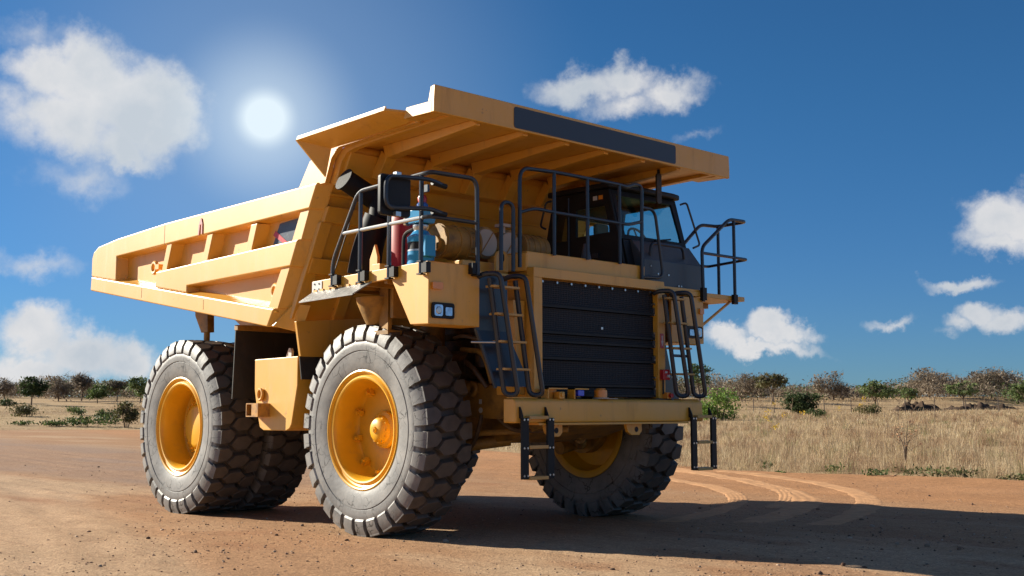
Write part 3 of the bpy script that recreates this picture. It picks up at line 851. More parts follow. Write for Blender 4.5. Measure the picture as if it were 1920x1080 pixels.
# wheels are modelled with the outside towards -y
def rim_mesh(disc):
    o = MB()
    prof = [(-.325, .765), (-.350, .760), (-.356, .745), (-.348, .730), (-.322, .716), (-.312, .697), (-.330, .682), (-.342, .665), (-.336, .645), (-.318, .632), (-.29, .622),
            (-.20, .610), (-.06, .602), (disc - .03, .595), (disc, .575), (disc + .015, .30), (disc + .06, .10), (disc + .10, .10), (disc + .06, .58), (.20, .625), (.335, .655), (.352, .70), (.355, .755), (.33, .765), (.29, .69), (0, .68), (-.28, .69)]
    o.lathe(prof, 72, loop=True)
    return o.mesh('rim', M['rim'], 30)

def front_hub_mesh():
    o = MB(); d = .0
    o.lathe([(d + .02, .02), (d + .02, .24), (d - .02, .23), (d - .04, .185), (d - .07, .178), (d - .08, .165), (d - .11, .150), (d - .135, .115), (d - .148, .06), (d - .148, .042), (d - .172, .038), (d - .172, .0)], 36)
    bolts(o, 12, .166, d - .068, -.026, .013)
    o.cyl((.0, -.172, 0), (.0, -.180, 0), .02, 12)
    return o.mesh('hub', M['rim'], 40)

def clamp_mesh():
    o = MB()
    o.box(-.06, .06, -.07, .01, -.045, .045)
    o.cyl((-.02, -.06, 0), (-.02, -.12, 0), .028, 8)
    o.cyl((.035, -.06, .0), (.035, -.10, 0), .022, 6)
    return o.mesh('rim_clamp', M['rim'], 40)

def rear_hub_mesh():
    o = MB(); d = .0
    o.lathe([(.12, .02), (.12, .50), (.07, .50), (.06, .47), (.03, .465), (.025, .42), (-.01, .41), (-.03, .37), (-.04, .34), (-.07, .32), (-.085, .28), (-.09, .0)], 48)
    bolts(o, 30, .445, .03, -.035, .016)
    bolts(o, 16, .365, -.03, -.03, .015)
    return o.mesh('final_drive_hub', M['rim'], 40)

tyre_me = make_tyre(); rimF = rim_mesh(.03); rimR = rim_mesh(.08); hubF = front_hub_mesh(); hubR = rear_hub_mesh(); clampM = clamp_mesh()
def wheel(name, x, y, flip, kind, spin):
    w = empty(name, (x, y, TR - .03), truck, math.pi if flip else 0)
    t = obj('tyre', tyre_me, w); t.rotation_euler = (0, R(spin), 0)
    obj('rim', rimF if kind == 'f' else rimR, w)
    if kind == 'f':
        obj('hub', hubF, w)
        for k in range(10):
            a = 2 * math.pi * (k + .35) / 10
            c = obj('rim_clamp', clampM, w); c.location = (.555 * math.cos(a), .015, .555 * math.sin(a)); c.rotation_euler = (0, -a, 0); c.scale = (.75, .8, .75)
    elif kind == 'r':
        obj('final_drive_hub', hubR, w)
    return w
YF, YR1, YR2 = 2.045, 2.205, 1.33
wheel('front_wheel', 0, -YF, False, 'f', 2.2)
wheel('front_wheel', 0, YF, True, 'f', 6.0)
for s in (-1, 1):
    wheel('rear_wheel', -4.57, s * YR1, s > 0, 'r', 4.0)
    wheel('rear_wheel', -4.57, s * YR2, s > 0, 'i', 8.0)

# ---- chassis, axles, engine
for s in (-1, 1):
    m = MB().py([(-6.2, 1.55), (-6.2, 2.1), (-2.4, 2.05), (-.6, 2.05), (1.0, 1.95), (1.78, 1.86), (1.78, 1.42), (.9, 1.30), (-.8, 1.25), (-2.6, 1.35)], s * .62, s * .40)
    part(m, 'frame_rail', 'darkyellow', bevel=.01)
m = MB().cyl((-4.57, -2.0, TR), (-4.57, 2.0, TR), .42, 20)
m.cyl((-4.57, -.45, TR), (-4.57, .45, TR), .62, 20)
m.py([(-4.8, 1.1), (-4.3, 1.1), (-2.6, 1.5), (-2.6, 1.7), (-4.3, 1.6), (-4.8, 1.6)], -.4, .4)
part(m, 'rear_axle', 'darkyellow')
for s in (-1, 1):
    m = MB().cyl((0, s * 1.25, 2.75), (0, s * 1.28, 1.5), .17, 18).cyl((0, s * 1.28, 1.6), (0, s * 1.30, 1.05), .12, 16)
    m.cyl((0, s * 1.25, TR), (0, s * 1.98, TR), .26, 18).cyl((0, s * 1.15, 1.02), (.02, s * 1.62, 1.12), .11, 12)
    m.cyl((0, s * 1.62, TR), (0, s * 1.78, TR), .42, 24)
    bolts_ = MB()
    part(m, 'suspension_strut', 'darkyellow')
    m = MB().loft([(0.02, s * 1.5, 1.02), (0.02, s * 1.5, 1.16), (.14, s * 1.5, 1.16), (.14, s * 1.5, 1.02)],
                  [(.75, s * .35, 1.22), (.75, s * .35, 1.36), (.87, s * .35, 1.36), (.87, s * .35, 1.22)])
    part(m, 'steering_arm', 'darkyellow', bevel=.01)
    m = MB().cyl((.25, s * 1.35, 1.05), (1.05, s * .5, 1.22), .055, 12).cyl((.4, s * 1.2, 1.08), (.9, s * .66, 1.18), .08, 12)
    part(m, 'steering_cylinder', 'darkyellow')
m = MB().py([(1.10, 1.18), (1.75, 1.36), (1.75, 1.46), (1.0, 1.46), (.55, 1.22), (.55, 1.12)], -.85, .85)
part(m, 'front_crossmember', 'darkyellow', bevel=.012)
# big bracket beside the frame with its round eye
m = MB().py([(.60, 1.95), (1.79, 1.80), (1.79, 1.44), (.62, 1.47)], -1.25, -.60)
br = part(m, 'frame_bracket', 'darkyellow', bevel=.01)
ring = [(.84 + .075 * math.cos(a), -1.275, 1.83 + .075 * math.sin(a)) for a in [2 * math.pi * k / 18 for k in range(18)]]
part(MB().tube(ring, .032, 8, closed=True), 'tow_eye', 'darkyellow', br)
part(MB().box(.95, 1.0, -1.256, -1.252, 1.64, 1.70), 'sticker', 'whitish', br)
part(MB().lathe([(-1.256, .0), (-1.256, .036), (-1.252, .036)], 16, c=(.98, 0, 1.56)), 'sticker', 'whitish', br)
part(MB().py([(.60, 1.95), (1.79, 1.72), (1.79, 1.44), (.62, 1.47)], .60, 1.25), 'frame_bracket', 'darkyellow', bevel=.01)
# engine and radiator core behind the grille
m = MB().box(-.7, 1.35, -.58, .58, 1.5, 3.15).box(-.2, 1.2, -.9, .9, 1.8, 2.5)
for k in range(6):
    m.cyl((-.5 + .3 * k, -.75, 2.55), (-.5 + .3 * k, -.62, 2.95), .10, 10)
m.cyl((-.6, -.80, 2.62), (1.15, -.80, 2.62), .11, 12).cyl((-.1, -1.15, 2.15), (.75, -1.15, 2.15), .19, 16).cyl((.9, -1.1, 2.1), (.9, -1.1, 2.6), .14, 14)
part(m, 'engine', 'greasy', bevel=.012)
for k, (a, b, c, r) in enumerate([((.55, -1.2, 2.35), (1.15, -1.35, 2.3), (1.25, -1.3, 1.9), .035), ((.5, -1.2, 2.25), (1.0, -1.4, 2.1), (1.15, -1.3, 1.85), .035), ((.45, -1.25, 2.5), (1.05, -1.6, 2.5), (1.5, -1.3, 2.35), .025),
                                  ((.75, -1.3, 1.5), (.85, -1.35, 1.25), (.6, -1.3, 1.1), .03), ((1.0, -1.25, 1.5), (.95, -1.3, 1.2), (.7, -1.2, 1.05), .028), ((1.2, -1.2, 1.5), (1.3, -1.0, 1.3), (1.7, -.6, 1.3), .03),
                                  ((.5, -1.3, 1.25), (1.0, -1.1, 1.28), (1.8, -.5, 1.32), .04), ((1.3, -1.35, 2.5), (1.35, -1.5, 2.2), (1.3, -1.3, 1.9), .016), ((1.55, -1.4, 2.5), (1.5, -1.5, 2.1), (1.45, -1.3, 1.85), .02)]):
    part(MB().tube(fillet([a, b, c], .5, 8), r, 8), 'hose', 'hose' if k % 3 else 'darkyellow')
# final drive, hoist cylinders
for s in (-1, 1):
    m = MB().cyl((-3.0, s * .85, 1.5), (-1.9, s * .85, 2.95), .16, 16).cyl((-3.05, s * .85, 1.44), (-2.4, s * .85, 2.3), .2, 16)
    part(m, 'hoist_cylinder', 'darkyellow')

# ---- side tank, mud flaps
m = MB().py([(-2.67, 2.29), (-1.54, 2.30), (-1.54, 1.90), (-1.67, 1.37), (-1.72, 1.31), (-1.81, 1.28), (-2.40, 1.28), (-2.50, 1.32), (-2.59, 1.58), (-2.66, 1.86)], -2.37, -1.55)
tank = part(m, 'side_tank', 'yellow', bevel=.012, seg=2)
part(MB().py([(-2.24, 2.27), (-2.07, 2.27), (-2.07, 2.40), (-2.10, 2.44), (-2.14, 2.44)], -2.14, -2.10), 'lifting_lug', 'whitish', tank)
part(MB().tube([(-2.45 + .06 * math.cos(a), -2.40, 1.785 + .075 * math.sin(a)) for a in [2 * math.pi * k / 20 for k in range(20)]], .022, 8, closed=True).cyl((-2.45, -2.36, 1.785), (-2.45, -2.39, 1.785), .055), 'filler_neck', 'yellow', tank)
m = MB()
for q in ((-2.56, -2.545, 1.47, 1.66), (-2.255, -2.24, 1.47, 1.66)): m.box(q[0], q[1], -2.56, -2.37, q[2], q[3])
m.box(-2.545, -2.255, -2.56, -2.37, 1.645, 1.66).box(-2.545, -2.255, -2.56, -2.37, 1.47, 1.485).box(-2.41, -2.26, -2.56, -2.545, 1.485, 1.645)
part(m, 'step_box', 'rust', tank)
part(MB().box(-2.5, -1.6, 1.55, 2.37, 1.35, 2.3), 'battery_tank', 'yellow', bevel=.03)
for s in (-1, 1):
    fl = MB()
    ys = np.linspace(-2.50, -1.05, 8)
    for a, b in zip(ys[:-1], ys[1:]):
        f = lambda y: .03 * math.sin(y * 5)
        fl.loft([(-3.0, s * a, 2.72), (-3.0, s * b, 2.72), (-3.02, s * b, 2.72), (-3.02, s * a, 2.72)], [(-3.06 + f(a), s * a - .03 * s * 0, 1.73), (-3.06 + f(b), s * b, 1.73), (-3.08 + f(b), s * b, 1.73), (-3.08 + f(a), s * a, 1.73)])
    part(fl, 'mud_flap', 'blackrubber')
    part(MB().box(-3.05, -2.95, s * 2.50, s * 1.0, 2.72, 2.80), 'flap_bar', 'darkyellow', bevel=.008)

# ---- right front deck and fender
m = MB().py([(-.47, 3.05), (1.20, 3.10), (1.57, 2.54), (1.90, 2.53), (1.90, 3.25), (1.60, 3.245), (-.47, 3.20)], -2.86, -2.82)
m.box(1.86, 1.90, -2.82, -2.09, 2.53, 3.25)
m.box(-.47, 1.86, -2.82, -1.20, 3.17, 3.20)
m.loft([(1.20, -2.82, 3.10), (1.57, -2.82, 2.54), (1.60, -2.82, 2.57), (1.24, -2.82, 3.13)], [(1.20, -2.09, 3.10), (1.57, -2.09, 2.54), (1.60, -2.09, 2.57), (1.24, -2.09, 3.13)])
m.box(1.57, 1.86, -2.82, -2.09, 2.53, 2.55).box(1.57, 1.86, -2.11, -2.09, 2.55, 3.17)
deck = part(m, 'fender_deck', 'yellow', bevel=.008)
for x in (-.2, .2, .6, 1.0):
    part(MB().box(x, x + .06, -2.81, -1.3, 3.06, 3.168), 'deck_joist', 'darkyellow', deck)
part(MB().box(-.46, -.24, -2.868, -2.861, 3.06, 3.19), 'bolt_plate', 'whitish', deck)
for dx in (0, .1):
    for dz in (0, .07):
        part(MB().cyl((-.40 + dx, -2.868, 3.09 + dz), (-.40 + dx, -2.875, 3.09 + dz), .012, 6), 'bolt', 'black', deck)
part(MB().slab([(-.47, -2.86, 3.06), (.82, -2.86, 3.10), (.76, -3.10, 2.94), (-.40, -3.10, 2.92)], (0, 0, -.014)), 'fender_flap', 'galv', deck)
m = MB()
for k in range(9):
    x = -.42 + k * .14
    m.box(x, x + .08, -2.875, -2.861, 3.055 + .004 * k, 3.085 + .004 * k)
part(m, 'flap_clips', 'yellow', deck)
# funnel and bracket hanging under the deck
m = MB().lathe([(2.98, .26), (2.9, .24), (2.72, .16), (2.64, .12), (2.62, .0)], 20, axis='z', c=(.15, -2.3, 0))
part(m, 'intake_funnel', 'darkyellow', deck)
part(MB().box(.30, .48, -2.36, -2.30, 2.55, 3.15).box(.28, .56, -2.42, -2.2, 2.50, 2.55).box(.58, .64, -2.4, -2.1, 2.7, 3.15), 'hanger_bracket', 'darkyellow', deck)
# marker lamp and headlamps
part(MB().px(rrect(-2.82, -2.67, 2.93, 3.01, .01), 1.90, 1.93), 'marker_lamp', 'amber', deck)
def headlamp(y0, y1, z0, z1, big, parent, x=1.90):
    h = part(MB().px(rrect(y0, y1, z0, z1, .03), x, x + .02), 'headlamp', 'black', parent)
    w = y1 - y0
    a, b = (y0 + .03, y0 + w * .46) if big < 0 else (y1 - w * .46, y1 - .03)
    c, d = (y0 + w * .58, y0 + w * .88) if big < 0 else (y0 + w * .12, y0 + w * .42)
    part(MB().px(rrect(a, b, z0 + .025, z1 - .025, .025), x + .021, x + .028), 'lens', 'lens', h)
    part(MB().px(rrect(c, d, z0 + .035, z1 - .05, .012), x + .021, x + .028), 'lens', 'lens', h)
    part(MB().lathe([(x + .028, .045), (x + .036, .035), (x + .038, .0)], 16, axis='x', c=(0, (a + b) / 2, (z0 + z1) / 2)), 'bulb', 'steel', h)
headlamp(-2.82, -2.49, 2.60, 2.78, -1, deck)

# handrail round the right deck
def rail_tube(path, r=.024, rad=.1, name='rail', mat='navy', parent=None):
    return part(MB().tube(fillet(path, rad), r, 10), name, mat, parent or truck)
hr = part(MB().tube(fillet([(.06, -2.91, 3.10), (.06, -2.91, 3.40), (.59, -2.91, 4.22), (1.88, -2.91, 4.25), (1.96, -2.88, 4.26), (1.97, -2.20, 4.27), (1.97, -2.18, 3.13)], .13), .026, 10), 'handrail', 'navy')
for x, zt in ((.64, 4.22), (1.22, 4.235), (1.82, 4.25)):
    part(MB().cyl((x, -2.91, 3.10), (x, -2.91, zt), .026, 10), 'rail_post', 'navy', hr)
part(MB().cyl((.28, -2.91, 3.735), (1.86, -2.91, 3.745), .024, 10), 'middle_rail', 'steel', hr)  # bright steel puts the whitish sun highlight into this navy rail's material
part(MB().tube(fillet([(1.86, -2.91, 3.745), (1.97, -2.88, 3.745), (1.97, -2.18, 3.745)], .06), .024, 10), 'middle_rail', 'navy', hr)
for x in (.06, .64, 1.22, 1.82):
    part(MB().box(x + .03, x + .12, -2.93, -2.862, 3.11, 3.23).box(x - .04, x + .04, -2.945, -2.87, 3.09, 3.105).box(x - .035, x + .035, -2.945, -2.87, 3.235, 3.25), 'post_bracket', 'black', hr)
part(MB().box(1.905, 1.98, -2.27, -2.21, 3.14, 3.27).box(1.905, 2.0, -2.23, -2.14, 3.12, 3.135), 'post_bracket', 'black', hr)
# rear view mirror on its loop
mr_ = part(MB().px(rrect(-3.56, -3.14, 3.70, 4.16, .04), 1.86, 1.92), 'mirror', 'black', bevel=.012)
part(MB().px(rrect(-3.53, -3.17, 3.73, 4.13, .03), 1.845, 1.858), 'mirror_glass', 'steel', mr_)
part(MB().tube(fillet([(1.98, -2.70, 4.115), (2.0, -2.92, 4.16), (1.96, -3.52, 4.13), (1.96, -3.52, 3.77), (2.0, -2.92, 3.825), (1.98, -2.70, 3.785)], .12), .026, 10), 'mirror_arm', 'navy', mr_)
for za, zb in ((4.135, 4.11), (3.80, 3.785)):
    part(MB().cyl((1.98, -2.88, za), (1.98, -2.68, zb), .032, 10), 'arm_sleeve', 'black', mr_)
part(MB().box(1.93, 1.99, -3.40, -3.33, 4.15, 4.185).box(1.93, 1.99, -3.40, -3.33, 3.69, 3.74), 'mirror_clamp', 'steel', mr_)
part(MB().box(1.93, 1.99, -2.96, -2.93, 4.02, 4.10), 'mirror_bracket', 'navy', mr_)

# ---- things standing on the right deck
m = MB().cyl((-.12, -2.62, 4.51), (-.06, -1.95, 4.20), .14, 28)
m.cyl((-.125, -2.62, 4.51), (-.126, -2.64, 4.52), .155, 28)
ex = part(m, 'exhaust_stack', 'matte')
m = MB().tube(fillet([(-.14, -2.30, 3.30), (-.06, -2.28, 3.70), (.06, -2.22, 4.05)], .2), .21, 22, r1=.18)
m.cyl((.06, -2.22, 4.0), (.0, -2.15, 4.32), .13, 18)
part(m, 'intake_housing', 'matte')
part(MB().slab([(-.40, -2.56, 3.36), (-.36, -2.60, 3.36), (-.16, -2.52, 3.96), (-.20, -2.48, 3.96)], (.04, -.02, 0)), 'intake_strap', 'slate')
part(MB().py([(.34, 3.18), (.50, 3.18), (.50, 3.46), (.44, 3.62), (.34, 3.44)], -2.55, -2.51).box(.46, .62, -2.60, -2.42, 3.2, 3.36), 'deck_bracket', 'yellow', bevel=.006)
# red receiver tank with blue band
rt = part(MB().lathe([(3.2, 0), (3.2, .235), (3.92, .235), (4.01, .20), (4.06, .12), (4.07, 0)], 28, axis='z', c=(.66, -2.2, 0)), 'red_tank', 'darkred')
part(MB().lathe([(3.93, 0), (3.93, .075), (4.10, .075), (4.13, .05), (4.135, 0)], 20, axis='z', c=(.92, -2.18, 0)), 'extinguisher_band', 'bandblue', rt)
part(MB().lathe([(3.25, 0), (3.25, .073), (3.93, .073)], 20, axis='z', c=(.92, -2.18, 0)).lathe([(4.11, .05), (4.18, .06), (4.22, .045), (4.24, 0)], 20, axis='z', c=(.92, -2.18, 0)), 'extinguisher_bottle', 'red', rt)
part(MB().tube(fillet([(.92, -2.18, 4.2), (.95, -2.2, 4.32), (1.05, -2.3, 4.2), (1.08, -2.3, 3.9)], .1), .02, 8), 'tank_hose', 'slate', rt)
# bright blue lubrication pump
bx, by = 1.20, -2.42
pump = part(MB().lathe([(3.20, 0), (3.20, .165), (3.46, .165), (3.47, .155), (3.56, .15), (3.57, .165), (3.63, .165), (3.66, .13), (3.71, .09), (3.71, 0)], 24, axis='z', c=(bx, by, 0)), 'lubrication_pump', 'blue')
part(MB().lathe([(3.475, .0), (3.475, .158), (3.575, .158), (3.575, 0)], 24, axis='z', c=(bx, by, 0)), 'pump_band', 'black', pump)
part(MB().lathe([(3.455, .168), (3.475, .168), (3.475, 0), (3.455, 0)], 24, axis='z', c=(bx, by, 0)), 'pump_ring', 'steel', pump)
part(MB().loft([(bx - .12, by - .11, 3.80), (bx + .13, by - .11, 3.80), (bx + .13, by + .11, 3.80), (bx - .12, by + .11, 3.80)], [(bx - .14, by - .13, 3.96), (bx + .16, by - .13, 3.96), (bx + .16, by + .13, 3.96), (bx - .14, by + .13, 3.96)]), 'pump_head', 'blue', pump, bevel=.012)
part(MB().lathe([(3.70, 0), (3.70, .075), (3.74, .10), (3.78, .10), (3.80, .07), (3.80, 0)], 18, axis='z', c=(bx, by, 0)), 'pump_collar', 'steel', pump)
part(MB().box(bx + .06, bx + .22, by - .10, by + .06, 3.38, 3.64), 'pump_box', 'blue', pump, bevel=.015)
part(MB().tube(fillet([(bx - .08, by - .05, 3.74), (bx - .26, by - .06, 3.70), (bx - .27, by - .06, 3.30), (bx - .18, by - .05, 3.22)], .14), .022, 8), 'pump_hose', 'black', pump)
part(MB().lathe([(-.02, 0), (-.02, .055), (.02, .055), (.02, 0)], 16, axis='x', c=(bx - .17, by - .08, 3.84)), 'pressure_gauge', 'steel', pump)
# air cleaners
m = MB().cyl((1.20, -2.18, 3.62), (1.20, -1.62, 3.62), .205, 28)
for y in (-2.16, -1.95, -1.80, -1.64): m.cyl((1.20, y, 3.62), (1.20, y + .03, 3.62), .218, 28)
for k in range(20):
    a = 2 * math.pi * k / 20
    m.cyl((1.20 + .207 * math.cos(a), -1.78, 3.62 + .207 * math.sin(a)), (1.20 + .207 * math.cos(a), -1.65, 3.62 + .207 * math.sin(a)), .012, 5)
m.cyl((1.20, -2.22, 3.58), (1.20, -2.17, 3.58), .10, 16)
part(m, 'air_cleaner', 'darkyellow', bevel=.006)
for y in (-1.34, -.93):
    c = part(MB().cyl((.6, y, 3.68), (1.17, y, 3.68), .20, 28).cyl((1.12, y, 3.68), (1.16, y, 3.68), .212, 28), 'air_cleaner', 'darkyellow', bevel=.006)
    part(MB().lathe([(1.165, 0), (1.165, .178), (1.19, .172), (1.195, .10), (1.195, 0)], 32, axis='x', c=(0, y, 3.68)), 'filter_cover', 'pale', c)
    part(MB().cyl((1.20, y - .10, 3.54), (1.20, y + .10, 3.82), .006, 6), 'cover_rod', 'rust', c)
m = MB().cyl((1.15, -.78, 3.66), (1.15, -.35, 3.66), .20, 28)
for k in range(4): m.cyl((1.15, -.74 + .1 * k, 3.66), (1.15, -.71 + .1 * k, 3.66), .208, 28)
part(m, 'air_cleaner', 'darkyellow', bevel=.006)
m = MB().box(1.15, 1.60, -2.10, -1.35, 3.2, 3.36)
bx1 = part(m, 'battery_box', 'yellow', bevel=.01)
part(MB().px(rrect(-1.56, -1.42, 3.27, 3.32, .012), 1.595, 1.606), 'handle_recess', 'darkyellow', bx1)
part(MB().box(1.05, 1.2, -1.08, -.94, 3.92, 3.96).cyl((1.15, -1.02, 3.84), (1.15, -1.02, 3.92), .025), 'dust_gauge', 'pale')
m = MB().px([(-1.70, 3.24), (-1.50, 3.24), (-1.50, 3.42), (-1.53, 3.48), (-1.60, 3.505), (-1.67, 3.48), (-1.70, 3.42)], 1.72, 1.76)
lg = part(m, 'lifting_lug', 'yellow', bevel=.006)
part(MB().px(rrect(-1.63, -1.57, 3.36, 3.46, .028), 1.758, 1.766), 'lug_hole', 'black', lg)

# ---- radiator guard and hood
m = MB()
x0, x1 = 1.82, 1.95
m.box(x0, x1, -1.245, -1.10, 1.72, 3.19).box(x0, x1, 1.10, 1.245, 1.72, 3.19).box(x0, x1, -1.245, 1.245, 3.19, 3.315)
m.box(1.40, x0, -1.245, -1.22, 1.72, 3.315).box(1.40, x0, 1.22, 1.245, 1.72, 3.315).box(1.3, x0, -1.22, 1.22, 3.29, 3.315)
guard = part(m, 'radiator_guard', 'yellow', bevel=.008)
m = MB().box(1.10, 1.83, -1.25, .98, 3.317, 3.52)
m.loft([(1.45, -1.45, 3.27), (1.83, -1.26, 3.27), (1.83, -1.26, 3.50), (1.45, -1.45, 3.46)], [(1.40, -1.27, 3.27), (1.80, -1.2, 3.27), (1.80, -1.2, 3.50), (1.40, -1.27, 3.48)])
hood = part(m, 'hood', 'yellow', bevel=.012)
zs = [3.185, 2.84, 2.51, 2.40, 2.19, 1.86, 1.735]
for k in range(6):
    z1, z0 = zs[k], zs[k + 1]
    xo = 1.865
    m = MB().py([(xo - .05, z1), (xo, z1 - .01), (xo, z0 + .07), (xo + .03, z0 + .02), (xo + .03, z0 + .012), (xo - .05, z0)], -1.098, 1.098)
    gp = part(m, 'grille_panel', 'grille', guard)
    part(MB().box(1.86, 1.90, 1.06, 1.12, z0 + .02, z0 + .10), 'grille_clip', 'slate', gp)
    part(MB().py([(xo + .026, z0 + .035), (xo + .036, z0 + .03), (xo + .036, z0 + .0), (xo + .026, z0 + .0)], -1.097, 1.09), 'grille_lip', 'black', gp)
for k in range(9):
    y = -1.03 + 2.06 * k / 8
    part(MB().cyl((1.86, y, 3.155), (1.885, y, 3.155), .016, 8), 'bolt', 'steel', guard)
for z in (3.0, 2.85, 2.6, 2.42, 2.24, 2.0, 1.85):
    part(MB().cyl((1.86, 1.08, z), (1.91, 1.08, z), .013, 8), 'bolt', 'steel', guard)
part(MB().slab([(1.93, -.02, 2.60), (1.935, .01, 2.60), (1.935, .01, 2.63), (1.93, -.02, 2.63)], (.004, 0, 0)), 'badge_rivet', 'steel', guard)
st = part(MB().px(rrect(1.14, 1.21, 2.40, 2.60, .008), 1.951, 1.956), 'warning_sticker', 'red', guard)
part(MB().px([(1.165, 2.50), (1.15, 2.50), (1.175, 2.43), (1.20, 2.50), (1.185, 2.50), (1.185, 2.57), (1.165, 2.57)], 1.957, 1.960), 'arrow', 'whitish', st)
es = part(MB().box(1.951, 2.02, 1.12, 1.26, 1.97, 2.11), 'stop_box', 'red', guard, bevel=.008)
part(MB().box(2.021, 2.024, 1.15, 1.20, 2.06, 2.085).cyl((2.02, 1.205, 2.02), (2.05, 1.205, 2.02), .02, 10), 'stop_switch', 'whitish', es)
part(MB().cyl((1.97, 1.17, 1.97), (1.97, 1.17, 1.78), .012, 6), 'stop_cable', 'black', guard)
eb = part(MB().box(1.951, 2.03, 1.18, 1.27, 1.715, 1.80), 'stop_base', 'amber', guard, bevel=.006)
part(MB().cyl((2.03, 1.235, 1.76), (2.07, 1.235, 1.76), .03, 14), 'stop_button', 'red', eb)
# rail over the hood
hx = 1.86
hr2 = part(MB().tube(fillet([(hx, -1.40, 3.30), (hx, -1.40, 4.54), (hx, -.80, 4.57), (hx, .44, 4.575), (hx, .60, 4.56), (hx, .74, 4.62), (hx, .90, 4.62), (hx, .885, 3.33)], .16), .025, 10), 'handrail', 'navy')
for y in (-.80, -.185, .44):
    part(MB().cyl((hx, y, 3.50), (hx, y, 4.57), .024, 10), 'rail_post', 'navy', hr2)
part(MB().tube(fillet([(hx, -1.40, 3.98), (hx, -1.15, 4.06), (hx, -.80, 4.05), (hx, .44, 4.05), (hx, .62, 4.05), (hx, .89, 4.12)], .1), .022, 10), 'middle_rail', 'navy', hr2)
part(MB().tube(fillet([(hx, .90, 4.32), (hx, 1.17, 4.32), (hx, 1.34, 3.38), (hx, .90, 3.36)], .14), .022, 10), 'gate_loop', 'navy', hr2)
part(MB().tube(fillet([(1.85, -1.70, 3.24), (1.85, -1.70, 4.08), (1.85, -1.50, 4.08), (1.85, -1.50, 3.24)], .1, 8), .025, 10), 'grab_hoop', 'navy')
part(MB().lathe([(3.52, 0), (3.52, .075), (3.54, .07), (3.74, .03), (3.74, 0)], 20, axis='z', c=(1.70, -.05, 0)), 'vent_cone', 'slate')

# ---- access ladders
def ladder(y0, y1, lean, zt, zb, zr, wide, parent=truck):
    ld = empty('access_ladder', (0, 0, 0), parent)
    def yy(y, z): return y + lean * (zt - z) / (zt - zb)
    for y in (y0, y1):
        m = MB().tube(fillet([(1.92, y - .02, zt - .03), (2.00, y, zt), (2.17, y + .10, zt), (2.20, yy(y + .11, zb), zb), (2.08, yy(y, zb), zb), (2.06, yy(y, zt - .2), zt - .05)], .085), .031, 10)
        part(m, 'ladder_rail', 'navy', ld)
    for z in zr:
        a, b = yy(y0, z), yy(y1, z)
        part(MB().loft([(2.00, a, z - .012), (2.15, a, z - .012), (2.15, a, z + .012), (2.00, a, z + .012)], [(2.00, b, z - .012), (2.15, b, z - .012), (2.15, b, z + .012), (2.00, b, z + .012)]), 'rung', 'rung', ld)
    return ld
l1 = ladder(-2.11, -1.70, .25, 3.15, 1.74, (3.0, 2.68, 2.36, 2.04), .42)
l2 = ladder(1.07, 1.44, .25, 3.17, 1.75, (3.07, 2.74, 2.40, 2.05), .40)
part(MB().cyl((2.06, 1.28, 2.30), (2.06, 1.62, 2.30), .02, 8), 'ladder_brace', 'navy', l2)
part(MB().cyl((1.90, -2.22, 2.35), (2.06, -1.97, 2.35), .012, 8), 'ladder_brace', 'steel', l1)
m = MB().px([(-2.085, 3.18), (-1.58, 3.18), (-1.58, 2.50), (-2.085, 2.50)], 1.80, 1.83)
m.loft([(1.83, -2.085, 2.50), (1.83, -1.58, 2.50), (1.80, -1.58, 2.50), (1.80, -2.085, 2.50)], [(1.95, -1.88, 1.84), (1.95, -1.30, 1.84), (1.92, -1.30, 1.84), (1.92, -1.88, 1.84)])
part(m, 'ladder_backing', 'navy')
part(MB().tube([(1.86, -2.095, 2.50), (1.97, -1.90, 1.82)], .022, 8), 'backing_edge', 'navy')
part(MB().slab([(1.80, -1.46, 2.9), (1.80, -1.26, 2.9), (1.80, -1.26, 1.75), (1.80, -1.36, 1.75)], (-.4, 0, 0)), 'guard_side_plate', 'yellow', bevel=.006)
m = MB().px([(1.25, 3.15), (1.42, 3.15), (1.42, 2.5), (1.62, 1.80), (1.27, 1.80)], 1.78, 1.81)
part(m, 'ladder_backing', 'navy')

# ---- bumper
m = MB().py([(1.96, 1.41), (2.17, 1.41), (2.175, 1.46), (2.165, 1.665), (2.13, 1.70), (1.96, 1.70)], -1.77, 1.77)
bump = part(m, 'front_bumper', 'yellow', bevel=.02, seg=3)
part(MB().box(1.92, 2.19, -1.40, 1.42, 1.385, 1.408), 'bumper_lip', 'yellow', bump)
for y in (-1.75, 1.35):
    part(MB().box(2.0, 2.12, y, y + .40, 1.701, 1.716), 'bumper_cap', 'yellow', bump, bevel=.005)
def step(y0, y1):
    e = empty('hanging_step', (0, 0, 0), bump)
    for y in (y0, y1):
        m = MB().box(2.20, 2.235, y - .055, y + .055, .76, 1.47)
        m.slab([(2.17, y - .055, 1.60), (2.19, y - .055, 1.60), (2.235, y - .055, 1.50), (2.235, y - .055, 1.44), (2.17, y - .055, 1.47)], (0, .02, 0))
        part(m, 'strap', 'black', e, bevel=.006)
        for z in (1.45, 1.12, .80):
            for dy in (-.028, .028):
                part(MB().cyl((2.235, y + dy, z), (2.245, y + dy, z), .013, 8), 'bolt', 'steel', e)
    for z in (1.475, 1.13, .77):
        part(MB().box(2.14, 2.25, y0 + .057, y1 - .057, z - .02, z + .02), 'rung', 'rung', e, bevel=.004)
step(-1.66, -1.24); step(1.50, 1.93)
